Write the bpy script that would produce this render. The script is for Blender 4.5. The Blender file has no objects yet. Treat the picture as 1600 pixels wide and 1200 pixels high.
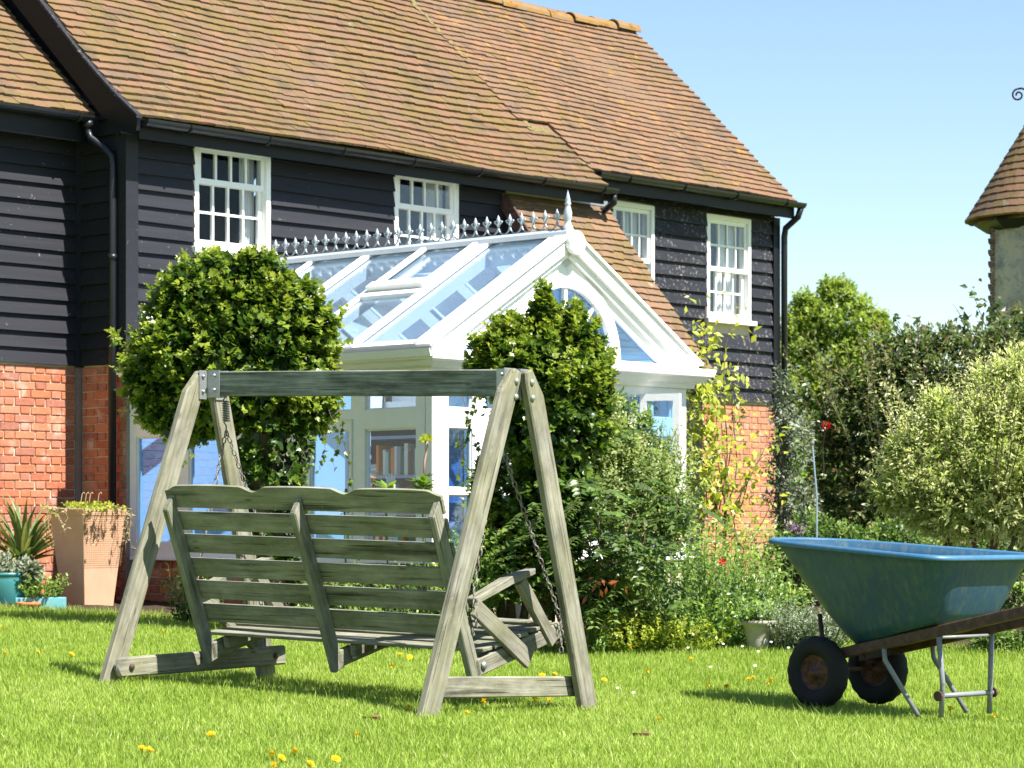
import bpy, bmesh, math, random
import numpy as np
from mathutils import Vector, Matrix
random.seed(7); RNG = np.random.default_rng(11)
R = math.radians
SC = bpy.context.scene
COL = SC.collection

# ------------------------------------------------------------------ camera, light, exposure
FPX, CX, CY, HC = 4050.0, 800.0, 820.0, 1.0      # focal length and horizon in photo pixels, eye height
cd = bpy.data.cameras.new('camera'); cam = bpy.data.objects.new('camera', cd); COL.objects.link(cam)
cam.location = (0, 0, HC); cam.rotation_euler = (R(90), 0, 0)
cd.sensor_width = 36; cd.lens = FPX/1600*36; cd.shift_y = 220/1600; cd.clip_end = 3000; cd.clip_start = .5
cd.dof.use_dof = True; cd.dof.focus_distance = 14.3; cd.dof.aperture_fstop = 8.0
SC.camera = cam
SUN_EL, SUN_XY = R(56), Vector((.815, -.58)).normalized()
world = bpy.data.worlds.new('World'); SC.world = world; world.use_nodes = True
wn = world.node_tree.nodes; wl = world.node_tree.links
bgn = wn['Background']; bgn.inputs['Strength'].default_value = .067
sky = wn.new('ShaderNodeTexSky'); sky.sky_type = 'NISHITA'; sky.sun_disc = False
sky.sun_elevation = SUN_EL; sky.sun_rotation = math.atan2(SUN_XY.x, SUN_XY.y)
sky.air_density = 1.0; sky.dust_density = 0.0; sky.ozone_density = 1.7; sky.altitude = 60
wl.new(sky.outputs[0], bgn.inputs['Color'])
ld = bpy.data.lights.new('sun', 'SUN'); ld.energy = 5.0; ld.angle = R(.53); ld.color = (1, .955, .88)
sun = bpy.data.objects.new('sun', ld); COL.objects.link(sun)
SV = Vector((SUN_XY.x*math.cos(SUN_EL), SUN_XY.y*math.cos(SUN_EL), math.sin(SUN_EL)))
sun.rotation_euler = SV.to_track_quat('Z', 'Y').to_euler()
vs = SC.view_settings; vs.view_transform = 'Standard'; vs.look = 'None'; vs.exposure = 1.5; vs.gamma = 1; vs.use_curve_mapping = False
SC.cycles.transparent_max_bounces = 24; SC.cycles.max_bounces = 10

# ------------------------------------------------------------------ helpers
def ground_np(x, y):
    """height of the lawn: tilts up to the left and rises to the house"""
    x = np.clip(np.asarray(x, float), -12, 12); yy = np.minimum(np.asarray(y, float), 25)-15.5
    q = np.clip((yy+.3)/4.2, 0, 1); q = q*q*(3-2*q)
    right = np.clip(x, 0, 6); left = np.minimum(x, 0)
    return -.045*left + right*(-.045+.06*q) + .012*(np.sqrt(yy**2+.5)+yy) - .028
def ground(x, y): return float(ground_np(x, y))
def pix(p): return (CX+FPX*p[0]/p[1], CY-FPX*(p[2]-HC)/p[1])
def at(px, py, D): return Vector(((px-CX)/FPX*D, D, HC+(CY-py)/FPX*D))
def on_ground(px, D): x = (px-CX)/FPX*D; return Vector((x, D, ground(x, D)))

def tag(o, label=None, cat=None, group=None, kind=None):
    if label: o['label'] = label
    if cat: o['category'] = cat
    if group: o['group'] = group
    if kind: o['kind'] = kind
    return o
def empty(name, loc, rz=0, label=None, cat=None, group=None):
    o = bpy.data.objects.new(name, None); COL.objects.link(o); o.empty_display_size = .1
    o.location = loc; o.rotation_euler = (0, 0, rz)
    return tag(o, label, cat, group)
def link(name, me, mat=None, parent=None):
    o = bpy.data.objects.new(name, me); COL.objects.link(o)
    if mat and not me.materials: me.materials.append(mat)
    if parent: o.parent = parent
    return o

class MB:
    def __init__(s): s.v = []; s.f = []; s.a = []
    def add(s, vs_, fs, a=0.0):
        n = len(s.v); s.v += [tuple(p) for p in vs_]; s.f += [[i+n for i in f] for f in fs]; s.a += [a]*len(vs_); return s
    def box(s, x0, x1, y0, y1, z0, z1, a=0.0):
        return s.add([(x0,y0,z0),(x1,y0,z0),(x1,y1,z0),(x0,y1,z0),(x0,y0,z1),(x1,y0,z1),(x1,y1,z1),(x0,y1,z1)],
                     [(3,2,1,0),(4,5,6,7),(0,1,5,4),(1,2,6,5),(2,3,7,6),(3,0,4,7)], a)
    def hexa(s, pts, a=0.0):
        return s.add(pts, [(3,2,1,0),(4,5,6,7),(0,1,5,4),(1,2,6,5),(2,3,7,6),(3,0,4,7)], a)
    def bar(s, p0, p1, w, h, up=(0,0,1), a=0.0):
        p0 = Vector(p0); p1 = Vector(p1); d = (p1-p0).normalized(); u = Vector(up); r = d.cross(u).normalized(); u = r.cross(d)
        r *= w/2; u *= h/2
        return s.hexa([p0-r-u, p0+r-u, p1+r-u, p1-r-u, p0-r+u, p0+r+u, p1+r+u, p1-r+u], a)
    def prism(s, poly, ext, a=0.0):
        n = len(poly); e = Vector(ext); P = [Vector(p) for p in poly]
        return s.add(P+[p+e for p in P], [list(range(n))[::-1], [i+n for i in range(n)]]+[(i,(i+1)%n,(i+1)%n+n,i+n) for i in range(n)], a)
    def tube(s, pts, r, n=8, cap=True, closed=False, a=0.0):
        pts = [Vector(p) for p in pts]; m = len(pts); rr = r if isinstance(r, (list, tuple)) else [r]*m
        vs_ = []; pu = None
        for i, p in enumerate(pts):
            d = ((pts[(i+1)%m] if (i < m-1 or closed) else p) - (pts[i-1] if (i > 0 or closed) else p)).normalized()
            u = pu if pu is not None else (Vector((0,0,1)) if abs(d.z) < .9 else Vector((1,0,0)))
            x = d.cross(u)
            if x.length < 1e-4: x = d.orthogonal()
            x.normalize(); u = x.cross(d).normalized(); pu = u
            for k in range(n):
                t = 2*math.pi*k/n; vs_.append(p+(x*math.cos(t)+u*math.sin(t))*rr[i])
        fs = []
        for i in range(m if closed else m-1):
            j = (i+1) % m
            for k in range(n): fs.append((i*n+k, i*n+(k+1)%n, j*n+(k+1)%n, j*n+k))
        if cap and not closed: fs += [list(range(n))[::-1], [(m-1)*n+k for k in range(n)]]
        return s.add(vs_, fs, a)
    def lathe(s, prof, n=24, c=(0,0,0), a=0.0):
        vs_ = [(c[0]+r*math.cos(2*math.pi*k/n), c[1]+r*math.sin(2*math.pi*k/n), c[2]+z) for r, z in prof for k in range(n)]
        fs = [(i*n+k, i*n+(k+1)%n, (i+1)*n+(k+1)%n, (i+1)*n+k) for i in range(len(prof)-1) for k in range(n)]
        return s.add(vs_, fs, a)
    def mesh(s, name, mat=None, smooth=False, bevel=0):
        me = bpy.data.meshes.new(name); me.from_pydata(s.v, [], s.f)
        at_ = me.attributes.new('rnd', 'FLOAT', 'POINT'); at_.data.foreach_set('value', s.a)
        bm = bmesh.new(); bm.from_mesh(me)
        bmesh.ops.recalc_face_normals(bm, faces=bm.faces)
        if bevel: bmesh.ops.bevel(bm, geom=bm.edges[:], offset=bevel, segments=1, affect='EDGES', clamp_overlap=True)
        bm.to_mesh(me); bm.free()
        if mat: me.materials.append(mat)
        if smooth: me.polygons.foreach_set('use_smooth', [True]*len(me.polygons))
        return me
    def build(s, name, mat, parent=None, smooth=False, bevel=0, loc=None):
        o = link(name, s.mesh(name, mat, smooth, bevel), None, parent)
        if loc is not None: o.location = loc
        return o

def np_mesh(name, V, F, mat, tint=None, smooth=True):
    """triangle mesh straight from numpy arrays"""
    me = bpy.data.meshes.new(name); nv, nf = len(V), len(F)
    me.vertices.add(nv); me.vertices.foreach_set('co', np.ascontiguousarray(V, np.float32).ravel())
    me.loops.add(nf*3); me.loops.foreach_set('vertex_index', np.ascontiguousarray(F, np.int32).ravel())
    me.polygons.add(nf); me.polygons.foreach_set('loop_start', np.arange(nf, dtype=np.int32)*3)
    me.polygons.foreach_set('use_smooth', np.full(nf, smooth))
    me.update(calc_edges=True)
    if tint is not None:
        a = me.attributes.new('tint', 'FLOAT', 'POINT'); a.data.foreach_set('value', np.ascontiguousarray(tint, np.float32))
    me.materials.append(mat)
    return me

# ------------------------------------------------------------------ materials
class NT:
    def __init__(s, name):
        s.m = bpy.data.materials.new(name); s.m.use_nodes = True; s.t = s.m.node_tree; s.n = s.t.nodes; s.n.clear()
        s.out = s.n.new('ShaderNodeOutputMaterial')
    def N(s, typ, **kw):
        n = s.n.new(typ)
        for k, v in kw.items():
            if k.startswith('i_'):
                key = k[2:]; key = int(key) if key.isdigit() else key.replace('_', ' ')
                s.put(n.inputs[key], v)
            else: setattr(n, k, v)
        return n
    def put(s, sock, v):
        if isinstance(v, bpy.types.NodeSocket): s.t.links.new(v, sock)
        elif isinstance(v, bpy.types.Node): s.t.links.new(v.outputs[0], sock)
        elif isinstance(v, tuple) and len(v) == 3 and sock.type == 'RGBA': sock.default_value = (*v, 1)
        else: sock.default_value = v
    def math(s, op, a, b=0.0, clamp=False):
        n = s.N('ShaderNodeMath', operation=op, use_clamp=clamp); s.put(n.inputs[0], a); s.put(n.inputs[1], b); return n.outputs[0]
    def mix(s, f, a, b, mode='MIX'):
        n = s.N('ShaderNodeMix', data_type='RGBA', blend_type=mode); s.put(n.inputs[0], f); s.put(n.inputs[6], a); s.put(n.inputs[7], b); return n.outputs[2]
    def ramp(s, f, stops, interp='LINEAR'):
        n = s.N('ShaderNodeValToRGB'); e = n.color_ramp.elements; n.color_ramp.interpolation = interp
        while len(e) < len(stops): e.new(.5)
        for i, (p, c) in enumerate(stops):
            e[i].position = p; e[i].color = (*(c if isinstance(c, tuple) else (c,c,c)), 1)
        s.put(n.inputs[0], f); return n.outputs[0]
    def noise(s, scale, detail=4, vec=None, rough=.55):
        n = s.N('ShaderNodeTexNoise', i_Scale=scale, i_Detail=detail, i_Roughness=rough)
        if vec is not None: s.put(n.inputs['Vector'], vec)
        return n.outputs[0]
    def pos(s): return s.N('ShaderNodeNewGeometry').outputs['Position']
    def obj(s, scale=(1,1,1), shift=True):
        tc = s.N('ShaderNodeTexCoord').outputs['Object']
        mp = s.N('ShaderNodeMapping'); mp.inputs['Scale'].default_value = scale; s.put(mp.inputs['Vector'], tc)
        if not shift: return mp.outputs[0]
        r = s.N('ShaderNodeObjectInfo').outputs['Random']
        c = s.N('ShaderNodeVectorMath', operation='ADD'); s.put(c.inputs[0], mp.outputs[0])
        k = s.N('ShaderNodeCombineXYZ'); m = s.math('MULTIPLY', r, 37.0); s.put(k.inputs[0], m); s.put(k.inputs[1], m); s.put(k.inputs[2], m)
        s.put(c.inputs[1], k.outputs[0]); return c.outputs[0]
    def rnd(s):
        a = s.N('ShaderNodeAttribute', attribute_name='rnd').outputs['Fac']
        return s.math('FRACT', s.math('ADD', a, s.N('ShaderNodeObjectInfo').outputs['Random']))
    def bump(s, h, dist=.01, strength=.6):
        n = s.N('ShaderNodeBump', i_Strength=strength, i_Distance=dist); s.put(n.inputs['Height'], h); return n.outputs[0]
    def pbr(s, col, rough=.6, spec=.4, bump=None, metal=0.0, **kw):
        p = s.N('ShaderNodeBsdfPrincipled'); s.put(p.inputs['Base Color'], col); s.put(p.inputs['Roughness'], rough)
        s.put(p.inputs['Specular IOR Level'], spec); s.put(p.inputs['Metallic'], metal)
        if bump is not None: s.put(p.inputs['Normal'], bump)
        s.t.links.new(p.outputs[0], s.out.inputs[0]); return p
    def surf(s, sh): s.put(s.out.inputs[0], sh); return s.m

def m_plain(name, col, rough=.5, spec=.4, var=.25, scale=6, metal=0):
    t = NT(name); n = t.noise(scale, 5, t.pos())
    c = t.mix(n, tuple(x*(1-var) for x in col), tuple(min(1, x*(1+var)) for x in col))
    t.pbr(c, rough, spec, t.bump(t.noise(scale*12, 3, t.pos()), .002), metal); return t.m

def m_wood(name, a, b, green, gfac, dark=.5):
    t = NT(name); g = t.noise(1, 7, t.obj((2.0, 46, 46)), .65); g2 = t.noise(1, 4, t.obj((1.1, 16, 16))); bl = t.noise(1, 6, t.obj((4.5, 9, 9)), .65)
    c = t.mix(t.ramp(g, [(.30, 0.), (.70, 1.)]), a, b)
    c = t.mix(1.0, c, t.ramp(bl, [(.30, .52), (.5, .92), (.68, 1.18)]), 'MULTIPLY')
    al = t.ramp(t.noise(1, 5, t.obj((3, 6, 6))), [(.5-gfac*.3, 0.), (.72, 1.)])
    c = t.mix(t.math('MULTIPLY', al, gfac), c, green)
    c = t.mix(1.0, c, t.ramp(g2, [(.30, dark), (.42, 1.)]), 'MULTIPLY')
    crk = t.ramp(t.noise(1, 3, t.obj((1.6, 90, 90)), .5), [(.30, 0.), (.36, 1.)])
    c = t.mix(1.0, c, t.mix(crk, (.42,.40,.37), (1,1,1)), 'MULTIPLY')
    kv = t.N('ShaderNodeTexVoronoi', i_Scale=1.0); t.put(kv.inputs['Vector'], t.obj((3.2, 11, 11))); kn = t.ramp(kv.outputs['Distance'], [(.05, 1.), (.11, 0.)])
    c = t.mix(t.math('MULTIPLY', kn, .65), c, (.06,.05,.035))
    sp = t.ramp(t.noise(1, 3, t.obj((30, 45, 45)), .6), [(.66, 0.), (.72, 1.)])
    c = t.mix(t.math('MULTIPLY', sp, .45), c, (.30,.31,.22))
    t.pbr(c, .88, .15, t.bump(t.math('ADD', g, t.math('MULTIPLY', crk, .8)), .005, .9)); return t.m
W_LIT = m_wood('weathered_wood', (.15,.14,.11), (.31,.295,.245), (.15,.155,.05), .45, .45)
W_BENCH = m_wood('bench_wood', (.155,.15,.115), (.31,.30,.25), (.13,.145,.065), .6, .4)
W_BEAM = m_wood('beam_wood', (.055,.06,.055), (.34,.36,.34), (.06,.07,.035), .5, .3)

def m_tile(name, moss, k=1.0, orange=False):
    t = NT(name); r = t.rnd(); p = t.pos(); K = lambda *c: tuple(x*k for x in c)
    base = t.ramp(r, [(0,K(.225,.112,.062)),(.2,K(.165,.092,.058)),(.36,K(.155,.105,.075)),(.5,K(.245,.128,.072)),(.64,K(.11,.082,.068)),(.8,K(.20,.115,.072)),(.9,K(.25,.135,.09)),(1,K(.225,.118,.068))], 'LINEAR')
    n = t.noise(1.7, 6, p); n2 = t.noise(34, 5, p); n3 = t.noise(9, 4, p)
    base = t.mix(.45, base, t.ramp(t.noise(.9, 5, p), [(.35,K(.225,.115,.062)),(.55,K(.165,.105,.068)),(.7,K(.21,.12,.06))]))
    c = t.mix(t.ramp(n2, [(.38, .0), (.72, .6)]), base, K(.17,.125,.08))
    lich = t.ramp(t.math('ADD', n, t.math('MULTIPLY', t.math('SUBTRACT', t.math('ADD', t.math('MULTIPLY', r, .5), n3), .75), .55)), [(.66-moss*.42, 0.), (.80-moss*.30, 1.)])
    lich = t.math('MULTIPLY', lich, t.ramp(n2, [(.30, .35), (.55, 1.)]))
    c = t.mix(t.math('MULTIPLY', lich, .78), c, t.mix(n3, (.135,.095,.018), (.11,.09,.04)))
    wh = t.ramp(t.noise(4.5, 8, p, .72), [(.62, 0.), (.70, 1.)])
    c = t.mix(t.math('MULTIPLY', wh, .6), c, (.30,.28,.24))
    if orange: c = t.mix(t.math('MULTIPLY', t.ramp(t.noise(4.5, 7, p, .65), [(.60, 0.), (.66, 1.)]), .7), c, (.32,.17,.02))
    c = t.mix(t.ramp(t.noise(2.6, 7, p, .65), [(.54, 0.), (.70, .6)]), c, (.06,.05,.04))
    t.pbr(c, .88, .15, t.bump(n2, .008, .7)); return t.m
TILE_A = m_tile('mossy_clay_tile', .66, .84); TILE_B = m_tile('clay_tile', .22, .90, True); TILE_C = m_tile('ochre_clay_tile', .50, .98)
def m_ridge():
    t = NT('lichen_ridge_tile'); p = t.pos(); n = t.noise(9, 7, p, .7)
    c = t.ramp(n, [(.34,(.12,.07,.045)),(.46,(.23,.12,.02)),(.56,(.17,.13,.09)),(.68,(.26,.135,.02)),(.8,(.2,.17,.13))])
    t.pbr(c, .9, .2, t.bump(t.noise(40, 4, p), .01)); return t.m
RIDGE = m_ridge()
def m_brick(name, cs):
    t = NT(name); r = t.rnd(); p = t.pos()
    c = t.ramp(r, [(i/(len(cs)-1), c) for i, c in enumerate(cs)])
    n = t.noise(30, 5, p)
    c = t.mix(t.ramp(n, [(.4, 0.), (.75, .5)]), c, (.45,.24,.15))
    c = t.mix(t.math('MULTIPLY', t.ramp(t.noise(6, 6, p), [(.56, 0.), (.70, 1.)]), .6), c, (.52,.42,.34))
    t.pbr(c, .9, .15, t.bump(t.noise(90, 4, p), .006)); return t.m
BRICK = m_brick('red_brick', [(.41,.13,.065),(.35,.10,.055),(.46,.165,.09),(.29,.10,.07),(.43,.135,.065),(.44,.185,.12),(.25,.085,.065),(.44,.135,.06),(.38,.145,.095)])
BRICK_P = m_brick('pale_red_brick', [(.45,.18,.11),(.41,.155,.09),(.48,.20,.12),(.38,.155,.10)])
MORTAR = m_plain('lime_mortar', (.55,.45,.34), .95, .1, .2, 20)
def m_black(name, wear, sheen=.026):
    t = NT(name); p = t.pos(); n = t.noise(1, 6, t.obj((.9, 22, 22))); r = t.N('ShaderNodeObjectInfo').outputs['Random']
    c = t.mix(n, (sheen*.50,sheen*.52,sheen*.68), (sheen*1.12,sheen*1.12,sheen*1.42))
    c = t.mix(t.math('MULTIPLY', r, .35), c, (.008,.009,.013))
    v = t.noise(26, 5, p, .7); w2 = t.noise(3, 3, p)
    sp = t.math('MULTIPLY', t.ramp(v, [(.70-wear, 0.), (.73-wear, 1.)]), t.ramp(w2, [(.38, 0.), (.62, 1.)]))
    c = t.mix(t.math('MULTIPLY', sp, .75), c, (.30,.27,.25))
    t.pbr(c, .55, .22, t.bump(n, .004, .5)); return t.m
BLACK = m_black('black_weatherboard', .045); BLACK_W = m_black('worn_black_weatherboard', .125, .030); 
BLACKT = m_plain('black_trim', (.008,.0085,.011), .45, .2, .2); PIPE = m_plain('black_pipe_paint', (.012,.013,.017), .35, .35, .2)
WHITE = m_plain('white_paint', (.79,.79,.785), .42, .35, .07, 9); WHITE2 = m_plain('white_window_paint', (.80,.79,.77), .4, .4, .05, 8)
ALU = m_plain('pale_grey_metal', (.36,.40,.44), .4, .5, .15, 10)
def m_glass(name, tint, base, k, haze=0.0, refl=(.92,.96,1)):
    t = NT(name); g = t.N('ShaderNodeNewGeometry'); d = t.N('ShaderNodeVectorMath', operation='DOT_PRODUCT')
    t.put(d.inputs[0], g.outputs['Normal']); t.put(d.inputs[1], g.outputs['Incoming'])
    c = t.math('SUBTRACT', 1.0, t.math('ABSOLUTE', d.outputs['Value']))
    fac = t.math('ADD', t.math('MULTIPLY', t.math('POWER', c, 5.0), k), base, True)
    wob = t.bump(t.noise(1.6, 2, t.pos()), .004, .35)
    tr = t.N('ShaderNodeBsdfTransparent', i_Color=tint); gl = t.N('ShaderNodeBsdfGlossy', i_Roughness=0.0, i_Color=refl); t.put(gl.inputs['Normal'], wob)
    m = t.N('ShaderNodeMixShader'); t.put(m.inputs[0], fac); t.put(m.inputs[1], tr); t.put(m.inputs[2], gl)
    if haze:  # pane brightness put in as a pale blue diffuse film
        df = t.N('ShaderNodeBsdfDiffuse', i_Color=(.60,.70,.80)); tl = t.N('ShaderNodeBsdfTranslucent', i_Color=(.60,.70,.80)); dd = t.N('ShaderNodeMixShader', i_0=.5); t.put(dd.inputs[1], df); t.put(dd.inputs[2], tl)
        n = t.math('MULTIPLY', t.ramp(t.noise(2.5, 5, t.pos()), [(.3, .6), (.75, 1.)]), haze)
        m2 = t.N('ShaderNodeMixShader'); t.put(m2.inputs[0], n); t.put(m2.inputs[1], m); t.put(m2.inputs[2], dd); m = m2
    return t.surf(m)
G_ROOF = m_glass('blue_roof_glass', (.84,.92,.98), .09, .9, .10); G_WALL = m_glass('conservatory_glass', (.50,.70,.90), .09, .9, .012); G_CLR = m_glass('clear_conservatory_glass', (.93,.96,.99), .025, .7, .003)
G_WIN = m_glass('old_window_glass', (.92,.94,.95), .05, .9, .012); G_WIND = m_glass('dark_reflection_glass', (.92,.94,.95), .01, .5, .006)  # second glass reflects less: darker mirrored surroundings put into the pane
CURT = m_plain('white_curtain', (.72,.72,.70), .9, .1, .08, 5); ROOM = m_plain('dim_plaster', (.30,.28,.25), .9, .1)
PALE = m_plain('pale_interior_plaster', (.68,.70,.72), .85, .1, .05)
STEEL = m_plain('galvanised_steel', (.36,.37,.38), .42, .5, .25, 30, .7); RUSTY = None
def m_rust(name, a, b, lo=.4, hi=.6, rough=.6):
    t = NT(name); n = t.noise(22, 6, t.pos()); f = t.ramp(n, [(lo, 0.), (hi, 1.)])
    t.pbr(t.mix(f, a, b), rough, .4, t.bump(n, .003)); return t.m
RUSTY = m_rust('rusty_steel', (.085,.042,.032), (.045,.022,.018)); CHAIN = m_rust('old_chain_metal', (.20,.19,.18), (.11,.075,.055), .45, .65, .4)
LEGM = m_rust('worn_grey_tube', (.19,.20,.215), (.15,.085,.055), .58, .70, .4); RIM = m_rust('rusty_wheel_rim', (.13,.05,.025), (.045,.022,.016), .4, .6)
def m_blue(name='faded_blue_plastic', k=.85):
    t = NT(name); p = t.obj((1,1,1), False)
    c = t.mix(t.noise(3, 4, p), (.013*k,.052*k,.108*k), (.023*k,.083*k,.15*k))
    st = t.ramp(t.noise(1, 7, t.obj((26, 26, 5), False), .7), [(.46, 0.), (.72, 1.)])
    c = t.mix(t.math('MULTIPLY', st, .38), c, (.13,.15,.06))
    sc_ = t.ramp(t.noise(1, 4, t.obj((4, 60, 60), False), .6), [(.68, 0.), (.72, 1.)]); c = t.mix(t.math('MULTIPLY', sc_, .35), c, (.16,.22,.25))
    t.pbr(c, t.ramp(t.noise(5, 5, p), [(.3, .38), (.7, .62)]), .4, t.bump(t.noise(14, 4, p), .003, .4)); return t.m
BLUE = m_blue(); BLUE_R = m_blue('sunlit_blue_plastic', 1.75); RUBBER = m_plain('black_rubber', (.012,.012,.013), .75, .3, .3, 30)  # rim copy of the tub plastic, its sunlight put into the colour
TERRA = m_plain('terracotta', (.55,.32,.21), .85, .2, .14, 7); TEAL = m_plain('teal_glaze', (.045,.20,.21), .25, .5, .35, 5)
TURQ = m_plain('turquoise_trough', (.16,.42,.45), .5, .4, .1); SOIL = m_plain('dark_soil', (.045,.032,.022), .95, .1, .5, 14)
STONEP = m_plain('pale_stone_pot', (.34,.315,.25), .85, .15, .4, 16); BARK = m_plain('grey_bark', (.12,.09,.065), .9, .1, .4, 20)
STEM = m_plain('green_stem', (.10,.16,.04), .7, .2); STRAW = m_plain('dry_stem', (.42,.33,.19), .85, .1, .3, 30)
YELLOW = m_plain('dandelion_yellow', (.75,.46,.01), .7, .1, .15, 60); RED = m_plain('red_petal', (.55,.015,.012), .6, .2)
def m_render():
    t = NT('stained_render'); p = t.pos(); n = t.noise(3, 6, p); n2 = t.noise(14, 6, p)
    c = t.ramp(n, [(.34,(.26,.25,.235)),(.48,(.44,.42,.38)),(.60,(.52,.47,.37)),(.74,(.28,.265,.235))])
    c = t.mix(t.ramp(n2, [(.55, 0.), (.75, .7)]), c, (.14,.13,.12)); t.pbr(c, .95, .1, t.bump(n2, .02)); return t.m
RENDERW = m_render()

def m_leaf(name, stops, trans=.40, rough=.42, spec=.45):
    t = NT(name); a = t.N('ShaderNodeAttribute', attribute_name='tint').outputs['Fac']
    c = t.ramp(a, stops)
    p = t.N('ShaderNodeBsdfPrincipled'); t.put(p.inputs['Base Color'], c); t.put(p.inputs['Roughness'], rough); t.put(p.inputs['Specular IOR Level'], spec)
    tl = t.N('ShaderNodeBsdfTranslucent'); t.put(tl.inputs['Color'], t.mix(.5, c, t.mix(1.0, c, (1.3,1.5,.5), 'MULTIPLY')))
    m = t.N('ShaderNodeMixShader', i_0=trans); t.put(m.inputs[1], p); t.put(m.inputs[2], tl); return t.surf(m)
L_IVY = m_leaf('ivy_leaf', [(0,(.014,.034,.008)),(.34,(.04,.085,.012)),(.52,(.115,.185,.022)),(.78,(.25,.315,.04)),(1,(.37,.39,.07))], .40, .34)
L_SHRUB = m_leaf('shrub_leaf', [(0,(.035,.07,.016)),(.45,(.11,.19,.035)),(1,(.27,.36,.085))])
L_VAR = m_leaf('variegated_leaf', [(0,(.08,.13,.034)),(.4,(.18,.25,.065)),(.7,(.34,.39,.14)),(1,(.50,.48,.25))], .46)
L_PALE = m_leaf('pale_willow_leaf', [(0,(.15,.20,.045)),(.3,(.29,.35,.10)),(.65,(.52,.55,.24)),(1,(.66,.63,.36))], .52)
L_YEL = m_leaf('golden_leaf', [(0,(.14,.21,.025)),(.5,(.33,.38,.035)),(1,(.50,.50,.06))], .42)
L_DARK = m_leaf('dark_bush_leaf', [(0,(.026,.046,.014)),(.35,(.075,.12,.03)),(.62,(.145,.19,.055)),(.88,(.19,.175,.075)),(1,(.28,.17,.11))], .34, .35)
L_TREE = m_leaf('far_tree_leaf', [(0,(.06,.11,.018)),(.45,(.19,.27,.04)),(1,(.38,.43,.09))], .5)
L_OLIVE = m_leaf('silver_olive_leaf', [(0,(.08,.10,.06)),(.5,(.17,.20,.13)),(1,(.30,.33,.25))], .2, .5)
L_SPIKE = m_leaf('sword_leaf', [(0,(.04,.08,.02)),(.5,(.13,.19,.055)),(.8,(.28,.27,.10)),(1,(.30,.20,.08))], .3, .5)
L_GREEN = m_leaf('fresh_leaf', [(0,(.055,.115,.016)),(.5,(.16,.27,.035)),(1,(.33,.43,.07))], .38)
L_DRY = m_leaf('dry_leaf', [(0,(.20,.16,.08)),(1,(.40,.34,.19))], .3, .8)
L_GRASS = m_leaf('grass_blade', [(0,(.11,.175,.018)),(.35,(.228,.325,.04)),(.7,(.355,.455,.09)),(.93,(.46,.50,.17)),(1,(.56,.52,.27))], .34, .55, .2)
L_PUR = m_leaf('purple_petal', [(0,(.18,.08,.25)),(1,(.45,.25,.45))], .3, .7); L_RUST = m_leaf('rust_leaf', [(0,(.25,.07,.03)),(1,(.45,.14,.05))], .3)

# ------------------------------------------------------------------ leaves
T_IVY = (np.array([(0,0,0),(-.42,.12,.05),(-.5,.5,.06),(-.2,.6,.02),(0,1,-.06),(.2,.6,.02),(.5,.5,.06),(.42,.12,.05),(0,.42,-.05)], float),
         np.array([(0,8,1),(1,8,2),(2,8,3),(3,8,4),(4,8,5),(5,8,6),(6,8,7),(7,8,0)]))
T_OVAL = (np.array([(0,0,0),(-.27,.4,.07),(0,1,-.04),(.27,.4,.07),(0,.45,0)], float), np.array([(0,4,1),(1,4,2),(2,4,3),(3,4,0)]))
T_NARROW = (np.array([(0,0,0),(-.17,.45,.03),(0,1,-.06),(.17,.45,.03)], float), np.array([(0,3,1),(1,3,2)]))
def unit(a): return a/np.maximum(np.linalg.norm(a, axis=-1, keepdims=True), 1e-9)
def leaf_arrays(P, U, N, S, T):
    U = unit(U); N = unit(N-U*np.sum(N*U, 1, keepdims=True)); X = np.cross(U, N)
    tv, tf = T; k = len(tv); n = len(P)
    V = P[:,None]+S[:,None,None]*(X[:,None]*tv[None,:,0:1]+U[:,None]*tv[None,:,1:2]+N[:,None]*tv[None,:,2:3])
    F = tf[None]+(np.arange(n)*k)[:,None,None]
    return V.reshape(-1,3), F.reshape(-1,3)
_leafmesh = {}
def foliage(name, P, U, N, S, tint, T, mat, root, nparts=0, partname='leaf'):
    """joined foliage plus the nparts leaves that show largest as single parts"""
    P = np.asarray(P); tint = np.clip(tint, 0, 1)
    o = None
    if nparts:
        d = P[:,1]+(.8*(P[:,1]-P[:,1].mean())); fac = np.abs(unit(N)[:,1])
        idx = np.argsort(d-fac*.4-S*6)[:nparts]
        keep = np.ones(len(P), bool); keep[idx] = False
    else: keep = np.ones(len(P), bool); idx = []
    rl = np.array(root.location)
    V, F = leaf_arrays(P[keep]-rl, U[keep], N[keep], S[keep], T)
    o = link(name, np_mesh(name, V, F, mat, np.repeat(tint[keep], len(T[0]))), None, root)
    if nparts: o['kind'] = 'stuff'
    if nparts:
        Uu = unit(U); Nn = unit(N-Uu*np.sum(N*Uu, 1, keepdims=True)); X = np.cross(Uu, Nn)
        for i in idx:
            q = int(tint[i]*4.99); key = (mat.name, id(T), q)
            if key not in _leafmesh: _leafmesh[key] = np_mesh(partname, T[0], T[1], mat, np.full(len(T[0]), q/5+.1))
            lo = bpy.data.objects.new(partname, _leafmesh[key]); COL.objects.link(lo); lo.parent = root
            M = Matrix([[X[i][r]*S[i], Uu[i][r]*S[i], Nn[i][r]*S[i], P[i][r]-rl[r]] for r in range(3)]+[[0,0,0,1]])
            lo.matrix_local = M
    return o
def rand_unit(n):
    v = RNG.normal(size=(n,3)); return unit(v)
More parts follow.
